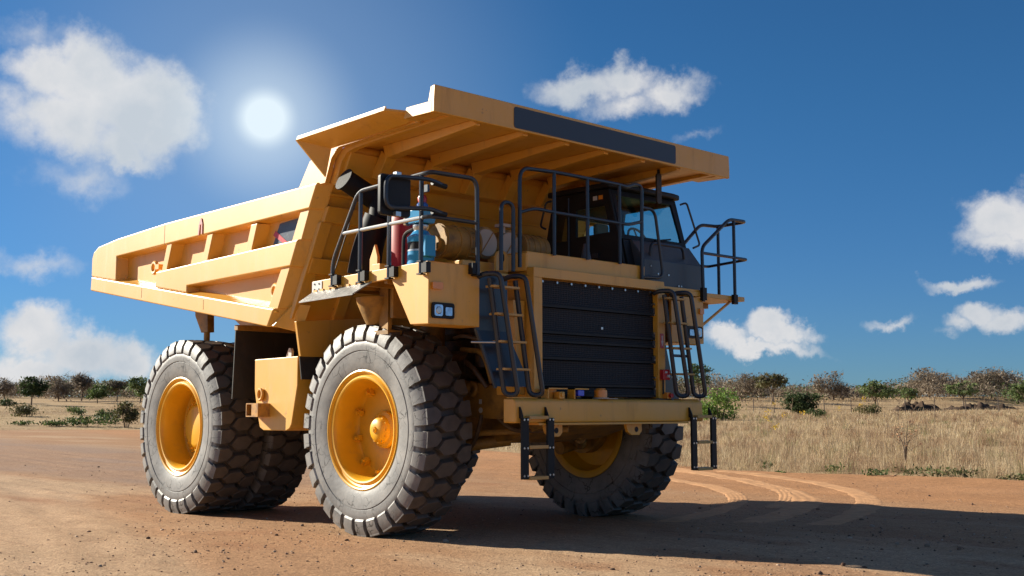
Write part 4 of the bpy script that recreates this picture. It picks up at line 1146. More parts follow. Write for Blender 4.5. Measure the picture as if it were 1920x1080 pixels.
for y in (-1.18, .30):
    s = -1 if y < 0 else 1
    m = MB().px([(y, 1.40), (y + .30, 1.40), (y + .30, 1.29), (y + .25, 1.24), (y + .10, 1.24), (y + .03, 1.28), (y, 1.36)], 2.02, 2.07)
    h = part(m, 'tow_hook', 'yellow', bump, bevel=.006)
    part(MB().cyl((2.071, y + .19, 1.315), (2.075, y + .19, 1.315), .035, 14), 'hook_hole', 'black', h)
# lamps standing on the bumper
m = MB().box(2.02, 2.14, -1.20, -1.185, 1.70, 1.83).box(2.02, 2.14, -1.20, -.86, 1.815, 1.83).box(2.02, 2.035, -1.185, -.95, 1.70, 1.815)
hg = part(m, 'lamp_guard', 'yellow', bump)
part(MB().box(2.06, 2.16, -1.02, -.93, 1.70, 1.785).cyl((2.16, -.975, 1.75), (2.18, -.975, 1.75), .028, 12), 'horn', 'yellow', hg, bevel=.006)
m = MB().box(2.02, 2.14, -.74, -.725, 1.70, 1.83).box(2.02, 2.14, -.74, -.48, 1.815, 1.83).box(2.02, 2.03, -.725, -.52, 1.70, 1.815)
hg = part(m, 'lamp_guard', 'yellow', bump)
part(MB().box(2.06, 2.13, -.66, -.55, 1.735, 1.812), 'blue_lamp', 'beaconblue', hg, bevel=.01)
part(MB().box(2.06, 2.14, -.70, -.62, 1.70, 1.73), 'lamp_base', 'black', hg)
bc = part(MB().lathe([(1.705, 0), (1.705, .11), (1.72, .105), (1.72, 0)], 24, axis='z', c=(2.08, -.20, 0)).box(2.02, 2.14, -.15, .06, 1.702, 1.713), 'beacon_base', 'pale', bump)
part(MB().lathe([(1.722, 0), (1.722, .085), (1.81, .083), (1.835, .06), (1.84, 0)], 24, axis='z', c=(2.08, -.20, 0)), 'amber_beacon', 'amber', bc)

# ---- left fender, platform and railing
m = MB().box(1.86, 1.90, 1.45, 2.17, 2.50, 3.15).box(.9, 1.86, 2.13, 2.17, 2.52, 3.15).box(.9, 1.86, 1.45, 2.13, 2.50, 2.52)
lf = part(m, 'left_fender', 'yellow', bevel=.008)
part(MB().px(rrect(2.06, 2.15, 2.92, 3.00, .01), 1.90, 1.93), 'marker_lamp', 'amber', lf)
headlamp(1.78, 2.12, 2.57, 2.74, 1, lf)
part(MB().cyl((1.88, 1.70, 2.50), (1.88, 2.0, 2.50), .03, 8), 'fender_edge', 'yellow', lf)
m = MB().box(-.4, 1.90, 1.25, 3.17, 3.168, 3.235).box(1.55, 1.88, 1.3, 2.2, 3.235, 3.27)
pl = part(m, 'left_platform', 'yellow', bevel=.006)
for x in (1.80, .6):
    part(MB().cyl((x, 2.96, 3.168), (x, 2.17, 2.72), .02, 8), 'platform_strut', 'yellow', pl)
for x in (-.2, .5, 1.2):
    part(MB().box(x, x + .08, 1.3, 3.1, 3.10, 3.166), 'platform_joist', 'darkyellow', pl)
lr = part(MB().tube(fillet([(1.93, 2.14, 3.10), (1.93, 2.12, 3.88), (1.93, 2.78, 4.36), (1.93, 3.21, 4.37), (1.40, 3.21, 4.36), (1.40, 2.78, 4.34), (1.40, 2.25, 3.90), (1.40, 2.25, 3.24)], .1), .026, 10), 'handrail', 'navy')
part(MB().tube(fillet([(1.93, 2.14, 3.80), (1.93, 3.22, 3.80), (1.20, 3.22, 3.76), (1.20, 2.4, 3.74)], .07), .022, 10), 'middle_rail', 'navy', lr)
for x, y, t in ((1.93, 2.89, 4.36), (1.42, 3.19, 4.35)):
    part(MB().cyl((x, y, 3.12 if x > 1.9 else 3.235), (x, y, t), .025, 10), 'rail_post', 'navy', lr)
part(MB().box(1.902, 1.955, 2.84, 2.93, 3.11, 3.25).box(1.902, 1.955, 2.10, 2.19, 3.12, 3.30), 'post_bracket', 'black', lr)

# ---- cab
cab = empty('cab', (0, 0, 0), truck)
def framed(mb, outer, inner, t):
    """plate with a hole: outer and inner rings (same count), thickness vector t"""
    t = Vector(t); n = len(outer)
    O = [Vector(p) for p in outer]; I = [Vector(p) for p in inner]
    vs = O + I + [p + t for p in O] + [p + t for p in I]; fs = []
    for k in range(n):
        j = (k + 1) % n
        fs += [(k, j, n + j, n + k), (2 * n + k, 3 * n + k, 3 * n + j, 2 * n + j), (k, 2 * n + k, 2 * n + j, j), (n + k, n + j, 3 * n + j, 3 * n + k)]
    return mb.add(vs, fs)
y = 2.33
m = framed(MB(), [(.02, y, 3.86), (1.50, y, 3.90), (1.29, y, 4.66), (.20, y, 4.68)], [(.20, y, 3.92), (1.40, y, 3.96), (1.25, y, 4.58), (.32, y, 4.58)], (0, -.05, 0))
m.slab([(-.02, y, 3.30), (1.62, y, 3.30), (1.50, y, 3.90), (.02, y, 3.86)], (0, -.05, 0))
part(m, 'cab_side', 'black', cab, bevel=.012)
part(MB().slab([(.20, y - .02, 3.92), (1.40, y - .02, 3.96), (1.25, y - .02, 4.58), (.32, y - .02, 4.58)], (0, -.008, 0)), 'side_window', 'glass', cab)
for s, y in ((1, .85),):
    t = (0, .05 * s, 0)
    m = framed(MB(), [(.56, y, 3.95), (1.48, y, 3.95), (1.29, y, 4.66), (.56, y, 4.68)], [(.66, y, 4.03), (1.31, y, 4.04), (1.21, y, 4.43), (.66, y, 4.42)], t)
    framed(m, [(.02, y, 3.90), (.56, y, 3.95), (.56, y, 4.68), (.20, y, 4.68)], [(.16, y, 3.98), (.47, y, 3.80 + .2), (.47, y, 4.45), (.27, y, 4.40)], t)
    m.slab([(-.02, y, 3.30), (1.62, y, 3.30), (1.48, y, 3.95), (.56, y, 3.95), (.02, y, 3.90)], t)
    part(m, 'cab_side', 'black', cab, bevel=.012)
    part(MB().slab([(.66, y + .02 * s, 4.03), (1.31, y + .02 * s, 4.04), (1.21, y + .02 * s, 4.43), (.66, y + .02 * s, 4.42)], (0, .008 * s, 0)), 'side_window', 'glass', cab)
    part(MB().slab([(.16, y + .02 * s, 3.98), (.47, y + .02 * s, 4.0), (.47, y + .02 * s, 4.45), (.27, y + .02 * s, 4.40)], (0, .008 * s, 0)), 'rear_side_window', 'glassdark', cab)
m = framed(MB(), [(1.50, .90, 3.93), (1.50, 2.28, 3.93), (1.29, 2.28, 4.66), (1.29, .90, 4.66)], [(1.485, .98, 4.00), (1.485, 2.22, 4.00), (1.315, 2.20, 4.58), (1.315, .98, 4.58)], (-.04, 0, 0))
part(m, 'windscreen_frame', 'black', cab, bevel=.008)
part(MB().slab([(1.465, .98, 4.00), (1.465, 2.22, 4.00), (1.295, 2.20, 4.58), (1.295, .98, 4.58)], (-.006, 0, 0)), 'windscreen', 'glass', cab)
m = framed(MB(), [(.03, .90, 3.3), (.03, 2.28, 3.3), (.20, 2.28, 4.66), (.20, .90, 4.66)], [(.13, 1.05, 4.05), (.13, 2.15, 4.05), (.17, 2.1, 4.40), (.17, 1.1, 4.40)], (.04, 0, 0))
part(m, 'cab_rear', 'black', cab)
part(MB().pz([(.12, .80), (1.34, .80), (1.38, 1.0), (1.38, 2.2), (1.34, 2.38), (.12, 2.38)], 4.665, 4.75), 'cab_roof', 'black', cab, bevel=.03, seg=3)
m = MB().py([(.6, 3.28), (1.75, 3.28), (1.755, 3.64), (1.53, 3.93), (1.0, 3.93)], 1.06, 2.34)
cowl = part(m, 'cab_cowl', 'slate', cab, bevel=.012)
part(MB().py([(.7, 3.30), (1.66, 3.30), (1.50, 3.92), (.7, 3.92)], .91, 1.055), 'cowl_side', 'black', cab)
for y, z in ((1.35, 3.45), (1.58, 3.45), (1.86, 3.31), (1.80, 3.31), (1.20, 3.55)):
    part(MB().cyl((1.753, y, z), (1.762, y, z), .014, 8), 'bolt', 'steel', cowl)
part(MB().tube(fillet([(1.70, 1.25, 3.70), (1.72, 1.25, 3.88), (1.72, 1.95, 3.88), (1.70, 2.0, 3.72)], .08), .022, 8), 'cowl_rail', 'navy', cab)
part(MB().cyl((1.54, 1.55, 3.96), (1.50, 1.95, 4.02), .012, 6).cyl((1.54, 1.60, 3.94), (1.54, 1.55, 3.97), .02, 6), 'wiper', 'black', cab)
# interior: floor, seat, steering wheel
part(MB().box(.1, 1.4, .92, 2.26, 3.30, 3.34), 'cab_floor', 'black', cab)
m = MB().box(.45, .90, 1.35, 1.85, 3.55, 3.72).box(.40, .52, 1.35, 1.85, 3.70, 4.12).box(.42, .50, 1.45, 1.75, 4.14, 4.33)
part(m, 'driver_seat', 'seat', cab, bevel=.04, seg=3)
part(MB().box(.40, .52, 1.0, 1.25, 3.34, 4.08), 'trainer_seat', 'seat', cab, bevel=.04, seg=3)
m = MB(); cx, cy, cz = 1.18, 1.6, 4.02
m.tube([(cx - .09 * math.sin(a) * .9, cy + .19 * math.cos(a), cz + .17 * math.sin(a)) for a in [2 * math.pi * k / 24 for k in range(24)]], .018, 8, closed=True)
m.cyl((cx, cy, cz), (cx + .2, cy, cz - .4), .03, 8)
for a in (90, 210, 330):
    m.cyl((cx, cy, cz), (cx - .08 * math.sin(R(a)), cy + .19 * math.cos(R(a)), cz + .17 * math.sin(R(a))), .012, 6)
part(m, 'steering_wheel', 'black', cab)
part(MB().box(1.25, 1.46, .95, 2.25, 3.90, 3.99), 'dashboard', 'black', cab, bevel=.02)
for dx in (0, .09):
    part(MB().box(1.0 + dx * 1.2, 1.08 + dx * 1.2, .846, .849, 4.52, 4.58), 'cab_sticker', 'whitish' if dx == 0 else 'amber', cab)
part(MB().tube(fillet([(1.36, 2.36, 4.60), (1.40, 2.46, 4.64), (1.45, 2.70, 4.02), (1.44, 2.55, 3.96)], .05), .016, 8), 'mirror_loop', 'navy', cab)
part(MB().tube(fillet([(.18, .84, 4.62), (.14, .76, 4.60), (.02, .76, 4.25), (.06, .84, 4.22)], .06), .016, 8), 'grab_rail', 'navy', cab)
part(MB().box(.98, 1.10, .83, .852, 3.70, 3.76), 'door_handle', 'navy', cab)
part(MB().cyl((.52, .842, 3.35), (.52, .842, 4.62), .012, 6), 'door_hinge', 'navy', cab)
hm = part(MB().px(rrect(1.58, 1.68, 4.50, 4.94, .04), 1.54, 1.57), 'hanging_mirror', 'greasy', canopy)
part(MB().cyl((1.555, 1.63, 4.92), (1.555, 1.63, 5.0), .02, 8), 'mirror_hanger', 'black', hm)
# ------------------------------------------------------------------ vegetation
def at(px_, D):
    """point on the terrain at view depth D under photo column px_"""
    w = pix_dir(px_, 540 + FPX * math.tan(PITCH))
    p = CAM + w * D
    return np.array([p[0], p[1], float(terrain(p[0], p[1]))])

def tri_mesh(name, V, F, tone, mat, verts_per=None):
    """V (n,3), F (m,3) with a colour per vertex"""
    me = bpy.data.meshes.new(name)
    me.vertices.add(len(V)); me.vertices.foreach_set('co', np.ascontiguousarray(V, np.float32).ravel())
    me.loops.add(F.size); me.loops.foreach_set('vertex_index', np.ascontiguousarray(F, np.int32).ravel())
    me.polygons.add(len(F)); me.polygons.foreach_set('loop_start', np.arange(0, F.size, 3, dtype=np.int32))
    a = me.attributes.new('tone', 'FLOAT_COLOR', 'POINT')
    a.data.foreach_set('color', np.concatenate([tone, np.ones((len(tone), 1))], 1).astype(np.float32).ravel())
    me.update(calc_edges=True); me.materials.append(mat)
    return me

def palette(n, cols, weights=None, jit=.18):
    cols = np.array(cols, float)
    w = None if weights is None else np.array(weights, float) / sum(weights)
    c = cols[RNG.choice(len(cols), n, p=w)]
    return np.clip(c * (1 + RNG.normal(0, jit, (n, 1))), .005, 1)

def leaf_cards(C, size, cols, flat=0.0, weights=None):
    """one folded leaf (two triangles) at every point of C"""
    n = len(C)
    d = RNG.normal(0, 1, (n, 3)); d[:, 2] *= (1 - flat); d /= np.linalg.norm(d, axis=1, keepdims=True)
    e = RNG.normal(0, 1, (n, 3)); e -= d * np.sum(d * e, 1, keepdims=True); e /= np.linalg.norm(e, axis=1, keepdims=True)
    s = size * RNG.uniform(.6, 1.4, (n, 1))
    V = np.stack([C - d * s, C + e * s * .42, C + d * s, C - e * s * .42], 1).reshape(-1, 3)
    b = np.arange(n)[:, None] * 4
    F = np.concatenate([b + [0, 1, 2], b + [0, 2, 3]], 0)
    tone = np.repeat(palette(n, cols, weights), 4, 0)
    return V, F, tone

def twigs(A, B, w, cols):
    """thin three-sided splinters from A to B"""
    n = len(A); d = B - A; s = np.cross(d, RNG.normal(0, 1, (n, 3))); s /= np.linalg.norm(s, axis=1, keepdims=True) + 1e-9
    w = np.broadcast_to(np.asarray(w, float).reshape(-1, 1), (n, 1)); t = np.cross(d, s); t /= np.linalg.norm(t, axis=1, keepdims=True) + 1e-9
    V = np.stack([A + s * w, A - s * w * .5 + t * w * .87, A - s * w * .5 - t * w * .87, B], 1).reshape(-1, 3)
    b = np.arange(n)[:, None] * 4
    F = np.concatenate([b + [0, 1, 3], b + [1, 2, 3], b + [2, 0, 3]], 0)
    return V, F, np.repeat(palette(n, cols), 4, 0)

def merge(parts):
    V, F, T = [], [], []; o = 0
    for v, f, t in parts:
        V.append(v); F.append(f + o); T.append(t); o += len(v)
    return np.concatenate(V), np.concatenate(F), np.concatenate(T)

GREENS = {
    'dark': [(.030, .050, .018), (.045, .070, .022), (.060, .085, .030)],
    'mid': [(.070, .105, .032), (.095, .13, .040), (.055, .080, .028)],
    'pale': [(.13, .17, .06), (.16, .20, .075), (.10, .14, .05)],
    'bright': [(.15, .25, .045), (.20, .31, .06), (.11, .18, .04)],
    'olive': [(.12, .11, .045), (.09, .10, .035), (.15, .13, .06)],
    'brown': [(.21, .165, .12), (.26, .205, .15), (.16, .125, .09)],  # lightened and greyed, distance haze put into the colour
}

def tree(name, label, px_, D, h, w, kind, tone, n=900, leaf=.2, group=None, cat=None, trunk=.3, bare=0.0, z0=0.0):
    base = at(px_, D)
    root = tag(empty(name, tuple(base)), label, cat or ('bush' if 'bush' in name or 'shrub' in name else 'tree'), group)
    rad = w / 2
    # limbs
    mb = MB(); tips = []
    nl = 5 if kind != 'bush' else 7
    th = h * trunk
    if kind != 'bush':
        mb.tube([(0, 0, -.3), (.02 * h, .01 * h, th * .6), (.0, .03 * h, th)], .030 * h, 7, r1=.022 * h)
    for k in range(nl):
        a = 2 * math.pi * (k + random.random() * .7) / nl
        rr = rad * random.uniform(.45, .8); zt = h * random.uniform(.62, .88)
        st = (0, .03 * h, th) if kind != 'bush' else (.06 * w * math.cos(a), .06 * w * math.sin(a), -.2)
        mid = (rr * .45 * math.cos(a), rr * .45 * math.sin(a), (st[2] + zt) * .55)
        end = (rr * math.cos(a), rr * math.sin(a), zt)
        mb.tube(fillet([st, mid, end], .6, 3), .016 * h if kind != 'bush' else .012 * h, 5, r1=.004 * h)
        tips += [mid, end]
        for j in range(2):
            a2 = a + random.uniform(-.8, .8); r2 = rad * random.uniform(.5, .95)
            e2 = (r2 * math.cos(a2), r2 * math.sin(a2), h * random.uniform(.6, .95)); mb.tube([mid, e2], .007 * h, 4, r1=.003 * h); tips.append(e2)
    mb.build('trunk' if kind != 'bush' else 'stems', 'bark', root)
    # crown: clumps of leaves spread unevenly through the crown's volume
    nc = 26
    cl = []
    for k in range(nc):
        u = RNG.normal(0, 1, 3); u /= np.linalg.norm(u); r = RNG.uniform(.25, 1) ** .6
        if kind == 'umbrella':
            c = np.array([u[0] * rad * r, u[1] * rad * r, h * (.72 + .22 * u[2] * r) - .10 * h * (u[0] ** 2 + u[1] ** 2) * r * r])
        elif kind == 'bush':
            c = np.array([u[0] * rad * r * .9, u[1] * rad * r * .9, h * (.48 + .44 * u[2] * r)])
        else:
            zc = trunk * .8 + (1 - trunk * .8) / 2
            c = np.array([u[0] * rad * r, u[1] * rad * r, h * (zc + (1 - zc) * .92 * u[2] * r)])
        cl.append(c)
    cl = np.array(cl); cs = RNG.uniform(.10, .24, nc) * w
    if kind == 'umbrella': cs *= .8
    idx = RNG.choice(nc, n, p=cs ** 2 / np.sum(cs ** 2))
    off = RNG.normal(0, .5, (n, 3)); off[:, 2] *= .62 if kind != 'umbrella' else .4
    C = cl[idx] + off * cs[idx][:, None]
    C[:, 2] = np.clip(C[:, 2], .04 * h, h * 1.02)
    parts = []
    nb = int(n * bare)
    if nb:
        tp = np.array(tips); A = tp[RNG.choice(len(tp), nb)] * .35 + C[:nb] * .65
        dirs = RNG.normal(0, 1, (nb, 3)); dirs[:, 2] = np.abs(dirs[:, 2]) * .8
        parts.append(twigs(A, A + dirs * leaf * 2.2, leaf * .10, GREENS['brown']))
    if nb < n:
        parts.append(leaf_cards(C[nb:], leaf, GREENS[tone]))
    V, F, T = merge(parts)
    obj('crown', tri_mesh('crown', V, F, T, M['leaf']), root)
    root.rotation_euler = (0, 0, random.uniform(0, 6.28))
    return root

GT = 'trees along the far edge of the field'
tree('broadleaf_tree', 'tall dark green tree rising behind the left access ladder', 1312, 170, 6.6, 3.9, 'round', 'mid', 900, .22, GT, trunk=.45)
tree('green_bush', 'bright lime green loose bush beside the truck in the dry grass', 1348, 98, 2.7, 4.5, 'bush', 'bright', 2600, .13, 'bushes in the field')
tree('thorn_tree', 'bare brown thorn tree just right of the lime green bush', 1392, 200, 5.2, 8.5, 'round', 'brown', 1500, .3, GT, bare=.6, trunk=.12)
tree('thorn_tree', 'olive green thorn tree with bare twigs on top, beside the dark round shrub', 1448, 185, 5.6, 6.2, 'umbrella', 'olive', 1500, .26, GT, bare=.35)
tree('round_shrub', 'dense dark green round shrub by the wire fence', 1505, 128, 2.75, 3.9, 'bush', 'dark', 3200, .15, 'bushes in the field')
tree('thorn_tree', 'wide bare brown thorn tree directly behind the dark round shrub', 1562, 200, 5.0, 7.0, 'round', 'brown', 1500, .3, GT, bare=.6, trunk=.12)
tree('thorn_tree', 'pale green flat topped thorn tree at the fence between two bare trees', 1640, 165, 4.6, 5.2, 'umbrella', 'pale', 1300, .24, GT, bare=.1)
tree('thorn_tree', 'small pale green thorn tree with thin crown above the dark berm', 1706, 175, 3.7, 3.0, 'umbrella', 'pale', 600, .22, GT, bare=.15)
tree('thorn_tree', 'large bare brown thorn tree spreading behind the dark earth berm', 1745, 215, 5.5, 9.0, 'round', 'brown', 1800, .32, GT, bare=.6, trunk=.12)
tree('thorn_tree', 'pale green airy thorn tree growing above the middle of the berm', 1806, 172, 4.6, 4.6, 'umbrella', 'pale', 900, .24, GT, bare=.2)
tree('thorn_tree', 'tangled bare brown thorn tree at the far end of the berm', 1860, 215, 5.6, 9.5, 'round', 'brown', 1800, .32, GT, bare=.6, trunk=.12)
tree('green_tree', 'mid green rounded tree beyond the far end of the berm', 1922, 180, 4.4, 4.6, 'round', 'mid', 900, .24, GT)
tree('field_bush', 'low olive bush in the grass in front of the pale green thorn tree', 1628, 118, 1.3, 2.8, 'bush', 'olive', 900, .12, 'bushes in the field')
tree('field_bush', 'tiny green bush in the grass in front of the dark round shrub', 1530, 105, .9, 1.8, 'bush', 'mid', 500, .1, 'bushes in the field')
tree('dark_tree', 'dark green round crowned tree with visible trunk across the dirt road', 58, 165, 3.9, 3.9, 'round', 'dark', 2200, .2, GT, trunk=.42)
tree('thorn_tree', 'bare brown thorn tree on the far side of the dark round crowned tree', 6, 175, 3.7, 4.6, 'round', 'brown', 1200, .26, GT, bare=.7, trunk=.3)
tree('thorn_tree', 'bare brown thorn tree next to the dark round crowned tree', 108, 190, 4.0, 5.2, 'round', 'brown', 1300, .28, GT, bare=.6, trunk=.12)
tree('thorn_tree', 'tall greyish thorn tree in the hedge behind the rear wheels', 152, 195, 4.9, 4.0, 'round', 'brown', 1300, .28, GT, bare=.8, trunk=.3)
tree('green_tree', 'small mid green tree low in the hedge behind the rear wheels', 182, 180, 2.9, 3.4, 'round', 'mid', 900, .24, GT, trunk=.25)
tree('thorn_tree', 'olive brown thorn tree in the hedge above the leafy roadside bush', 218, 195, 3.8, 5.0, 'umbrella', 'olive', 1200, .26, GT, bare=.5)
tree('green_tree', 'pale green tree in the hedge touching the rear tyre outline', 262, 185, 4.4, 4.4, 'round', 'pale', 1200, .26, GT, trunk=.25)
tree('roadside_bush', 'upright leafy green bush at the road edge beside the rear wheel', 238, 99, 2.5, 2.0, 'bush', 'olive', 1800, .12, 'bushes in the field')
tree('field_bush', 'grey green scrubby bush in the dry field across the road', 46, 122, 1.4, 3.0, 'bush', 'olive', 1000, .14, 'bushes in the field', bare=.3)
tree('field_bush', 'flat dark bush under the dark round crowned tree', 12, 160, 1.0, 2.6, 'bush', 'dark', 600, .14, 'bushes in the field')
tree('field_bush', 'low pale green bush in the middle of the dry field across the road', 140, 128, .9, 2.4, 'bush', 'pale', 600, .12, 'bushes in the field')
tree('field_bush', 'small green bush close behind the upright leafy roadside bush', 200, 118, 1.1, 2.4, 'bush', 'mid', 700, .12, 'bushes in the field')

# far scrub that reads as one mass: low rounded crowns standing close together
parts = []
for k in range(620):
    px0 = -900 + 3800 * (k + RNG.random()) / 620
    D0 = RNG.uniform(205, 300); b0 = at(px0, D0)
    hh = RNG.uniform(3.0, 5.4) * (.78 if px0 < 700 else 1) * (.85 + .3 * math.sin(px0 / 90)); ww = RNG.uniform(5, 10); m_ = int(230 + 40 * hh)
    u = RNG.normal(0, 1, (m_, 3)); u /= np.linalg.norm(u, axis=1, keepdims=True); r = RNG.random((m_, 1)) ** .4
    C = u * r * [ww / 2, ww / 2, hh * .5] + [0, 0, hh * .5]
    C += RNG.normal(0, .16, C.shape)
    C = C + b0
    if RNG.random() < .68:
        dr = RNG.normal(0, 1, (m_, 3)); dr[:, 2] = np.abs(dr[:, 2])
        parts.append(leaf_cards(C, .24, GREENS['brown'])); parts.append(twigs(C[::3], C[::3] + dr[::3] * .5, .03, GREENS['brown']))
    else:
        parts.append(leaf_cards(C, .26, GREENS[['mid', 'pale', 'olive', 'olive'][RNG.integers(4)]]))
V, F, T = merge(parts)
o = obj('distant_scrub', tri_mesh('distant_scrub', V, F, T, M['leaf'])); o['kind'] = 'stuff'
o['label'] = 'hazy belt of brown and green scrub along the horizon'; o['category'] = 'scrub'

# dry grass of the field
def blades(P, h, w, cols, lean, segs=2):
    n = len(P); a = RNG.uniform(0, 2 * np.pi, n); dirv = np.stack([np.cos(a), np.sin(a), np.zeros(n)], 1)
    b = a + np.pi / 2 + RNG.normal(0, .6, n); side = np.stack([np.cos(b), np.sin(b), np.zeros(n)], 1) * w[:, None] * .5
    up = np.array([0, 0, 1.0])
    l = lean[:, None]; hh = h[:, None]
    mid = P + up * hh * .6 * np.sqrt(np.clip(1 - (l * .5) ** 2, .05, 1)) + dirv * hh * .25 * l
    tip = P + up * hh * np.clip(1 - .45 * l, .1, 1) + dirv * hh * .8 * l
    V = np.stack([P - side, P + side, mid + side * .7, mid - side * .7, tip], 1).reshape(-1, 3)
    i = np.arange(n)[:, None] * 5
    F = np.concatenate([i + [0, 1, 2], i + [0, 2, 3], i + [3, 2, 4]], 0)
    return V, F, np.repeat(cols, 5, 0)

def infield(x, y):
    rho = np.hypot(x - CAM[0], y - CAM[1])
    return ((y > edge(x) - .25 + 1.5 * fbm(x / 1.6, y / 1.2, 4, 41)) & (x > -98)) | ((rho > 101) & (x < -60) & (y > -40))

n = 360000
pxs = RNG.uniform(-260, 2240, n)
Ds = np.exp(RNG.uniform(math.log(15), math.log(235), n))
pxs[:60000] = RNG.uniform(-120, 420, 60000); Ds[:60000] = RNG.uniform(98, 165, 60000)
W_ = _d[None, :2] / np.cos(PITCH) * 1.0
wd = np.stack([_d[0] + _r[0] * (pxs - 960) / FPX - _u[0] * (770 - 540) / FPX, _d[1] + _r[1] * (pxs - 960) / FPX - _u[1] * (770 - 540) / FPX], 1)
XY = CAM[None, :2] + wd * Ds[:, None]
tuft = RNG.normal(0, .10, XY.shape)
XY = np.where(RNG.random((n, 1)) < .6, np.round(XY / .42 + .35 * RNG.normal(0, 1, XY.shape)) * .42 + tuft, XY)
ok = infield(XY[:, 0], XY[:, 1]); XY = XY[ok]; Ds = Ds[ok]; n = len(XY)
d_e = np.maximum(0, XY[:, 1] - edge(XY[:, 0]))
hb = (.13 + .30 * np.clip(d_e / 3.0, 0, 1)) * RNG.uniform(.4, 1.4, n) * (1 + 1.1 * np.clip(vnoise(XY[:, 0] / .7, XY[:, 1] / .7, 95), -.4, 1)) * (1 + .9 * vnoise(XY[:, 0] / 2.6, XY[:, 1] / 2.6, 91) + .5 * vnoise(XY[:, 0] / 9, XY[:, 1] / 9, 92))
wb = np.maximum(.006, Ds * .00024) * RNG.uniform(.7, 1.4, n)
pat = vnoise(XY[:, 0] / 3.2, XY[:, 1] / 3.2, 93) + .6 * vnoise(XY[:, 0] / 11, XY[:, 1] / 11, 94)
straw = palette(n, [(.56, .44, .28), (.47, .36, .22), (.64, .54, .37), (.40, .30, .18)], None, .14)
rus = palette(n, [(.36, .24, .15), (.42, .30, .19), (.30, .20, .13)], None, .14)
grn = palette(n, [(.20, .20, .08), (.26, .24, .10)], None, .14)
kk = np.clip(.45 + pat * 2.4 + RNG.normal(0, .25, n), 0, 1)[:, None]
cols = straw * (1 - kk * .85) + rus * kk * .85
gm = (RNG.random(n) < .035)[:, None]
cols = np.where(gm, grn, cols)
P = np.stack([XY[:, 0], XY[:, 1], terrain(XY[:, 0], XY[:, 1]) - .02], 1)
nt_ = 1500
tp = RNG.uniform(1150, 2240, nt_); tD = np.exp(RNG.uniform(math.log(19), math.log(130), nt_)); tw = np.stack([pix_dir(a, 770)[:2] for a in tp])
tc_ = CAM[None, :2] + tw * tD[:, None]; keep = infield(tc_[:, 0], tc_[:, 1] - .4); tc_ = tc_[keep]; tD = tD[keep]; nt_ = len(tc_)
kind_ = RNG.random(nt_); pb = 42
xy2 = np.repeat(tc_, pb, 0) + RNG.normal(0, .13, (nt_ * pb, 2)); D2 = np.repeat(tD, pb); k2 = np.repeat(kind_, pb)[:, None]
h2 = np.repeat(RNG.uniform(.35, .85, nt_), pb) * RNG.uniform(.5, 1.1, nt_ * pb); w2 = np.maximum(.006, D2 * .00024)
c2 = np.where(k2 < .45, palette(nt_ * pb, [(.30, .19, .12), (.36, .24, .15)], None, .15), np.where(k2 < .9, palette(nt_ * pb, [(.60, .48, .31), (.52, .40, .24)], None, .15), palette(nt_ * pb, [(.22, .23, .10), (.28, .27, .12)], None, .15)))
P = np.concatenate([P, np.stack([xy2[:, 0], xy2[:, 1], terrain(xy2[:, 0], xy2[:, 1]) - .02], 1)]); hb = np.concatenate([hb, h2]); wb = np.concatenate([wb, w2]); cols = np.concatenate([cols, c2])
d_e = np.concatenate([d_e, np.full(nt_ * pb, 9.)]); n = len(P)
V, F, T = blades(P, hb, wb, cols, np.clip(RNG.normal(1.0, .5, n), 0, 2.0) + .6 * (d_e < 1.5))
o = obj('dry_grass', tri_mesh('dry_grass', V, F, T, M['straw'])); o['kind'] = 'stuff'
o['label'] = 'dry straw coloured grass covering the field'; o['category'] = 'grass'

# tall dry stalks, a dead twig shrub, flowering weeds, green verge weeds
def stalk(px_, D, h, label, grp, tint):
    b = at(px_, D); root = tag(empty('dry_stalk', tuple(b)), label, 'dry plant', grp)
    mb = MB(); ln = random.uniform(-.12, .12)
    mb.tube([(0, 0, -.1), (ln * .3 * h, 0, h * .5), (ln * h, .04 * h, h)], .007 * h + .004 * D / 60, 4, r1=.004)
    for k in range(9):
        z = h * random.uniform(.35, .95); a = random.uniform(0, 6.28); l = h * random.uniform(.08, .2)
        mb.tube([(ln * z * .8, 0, z), (ln * z * .8 + l * math.cos(a), l * math.sin(a), z + l * .7)], .012, 3, r1=.004)
    mb.build('stem', tint, root)
M['drystalk'] = material('dry_stalk', (.38, .28, .18), .9, var=.2, vscale=8)
for x, D, h in ((1424, 95, 2.6), (1447, 100, 2.2), (1458, 92, 2.5), (1470, 104, 2.0), (1483, 98, 1.8)):
    stalk(x, D, h, 'tall pale dead stalk standing in front of the olive green thorn tree', 'tall dead stalks', 'drystalk')
stalk(1682, 62, 2.0, 'thin dark dead stalk in the grass right behind the dead reddish twig shrub', 'lone dead stalks', 'bark')
stalk(1752, 80, 2.0, 'thin dark dead stalk in the grass in front of the gap between the earth heaps', 'lone dead stalks', 'bark')

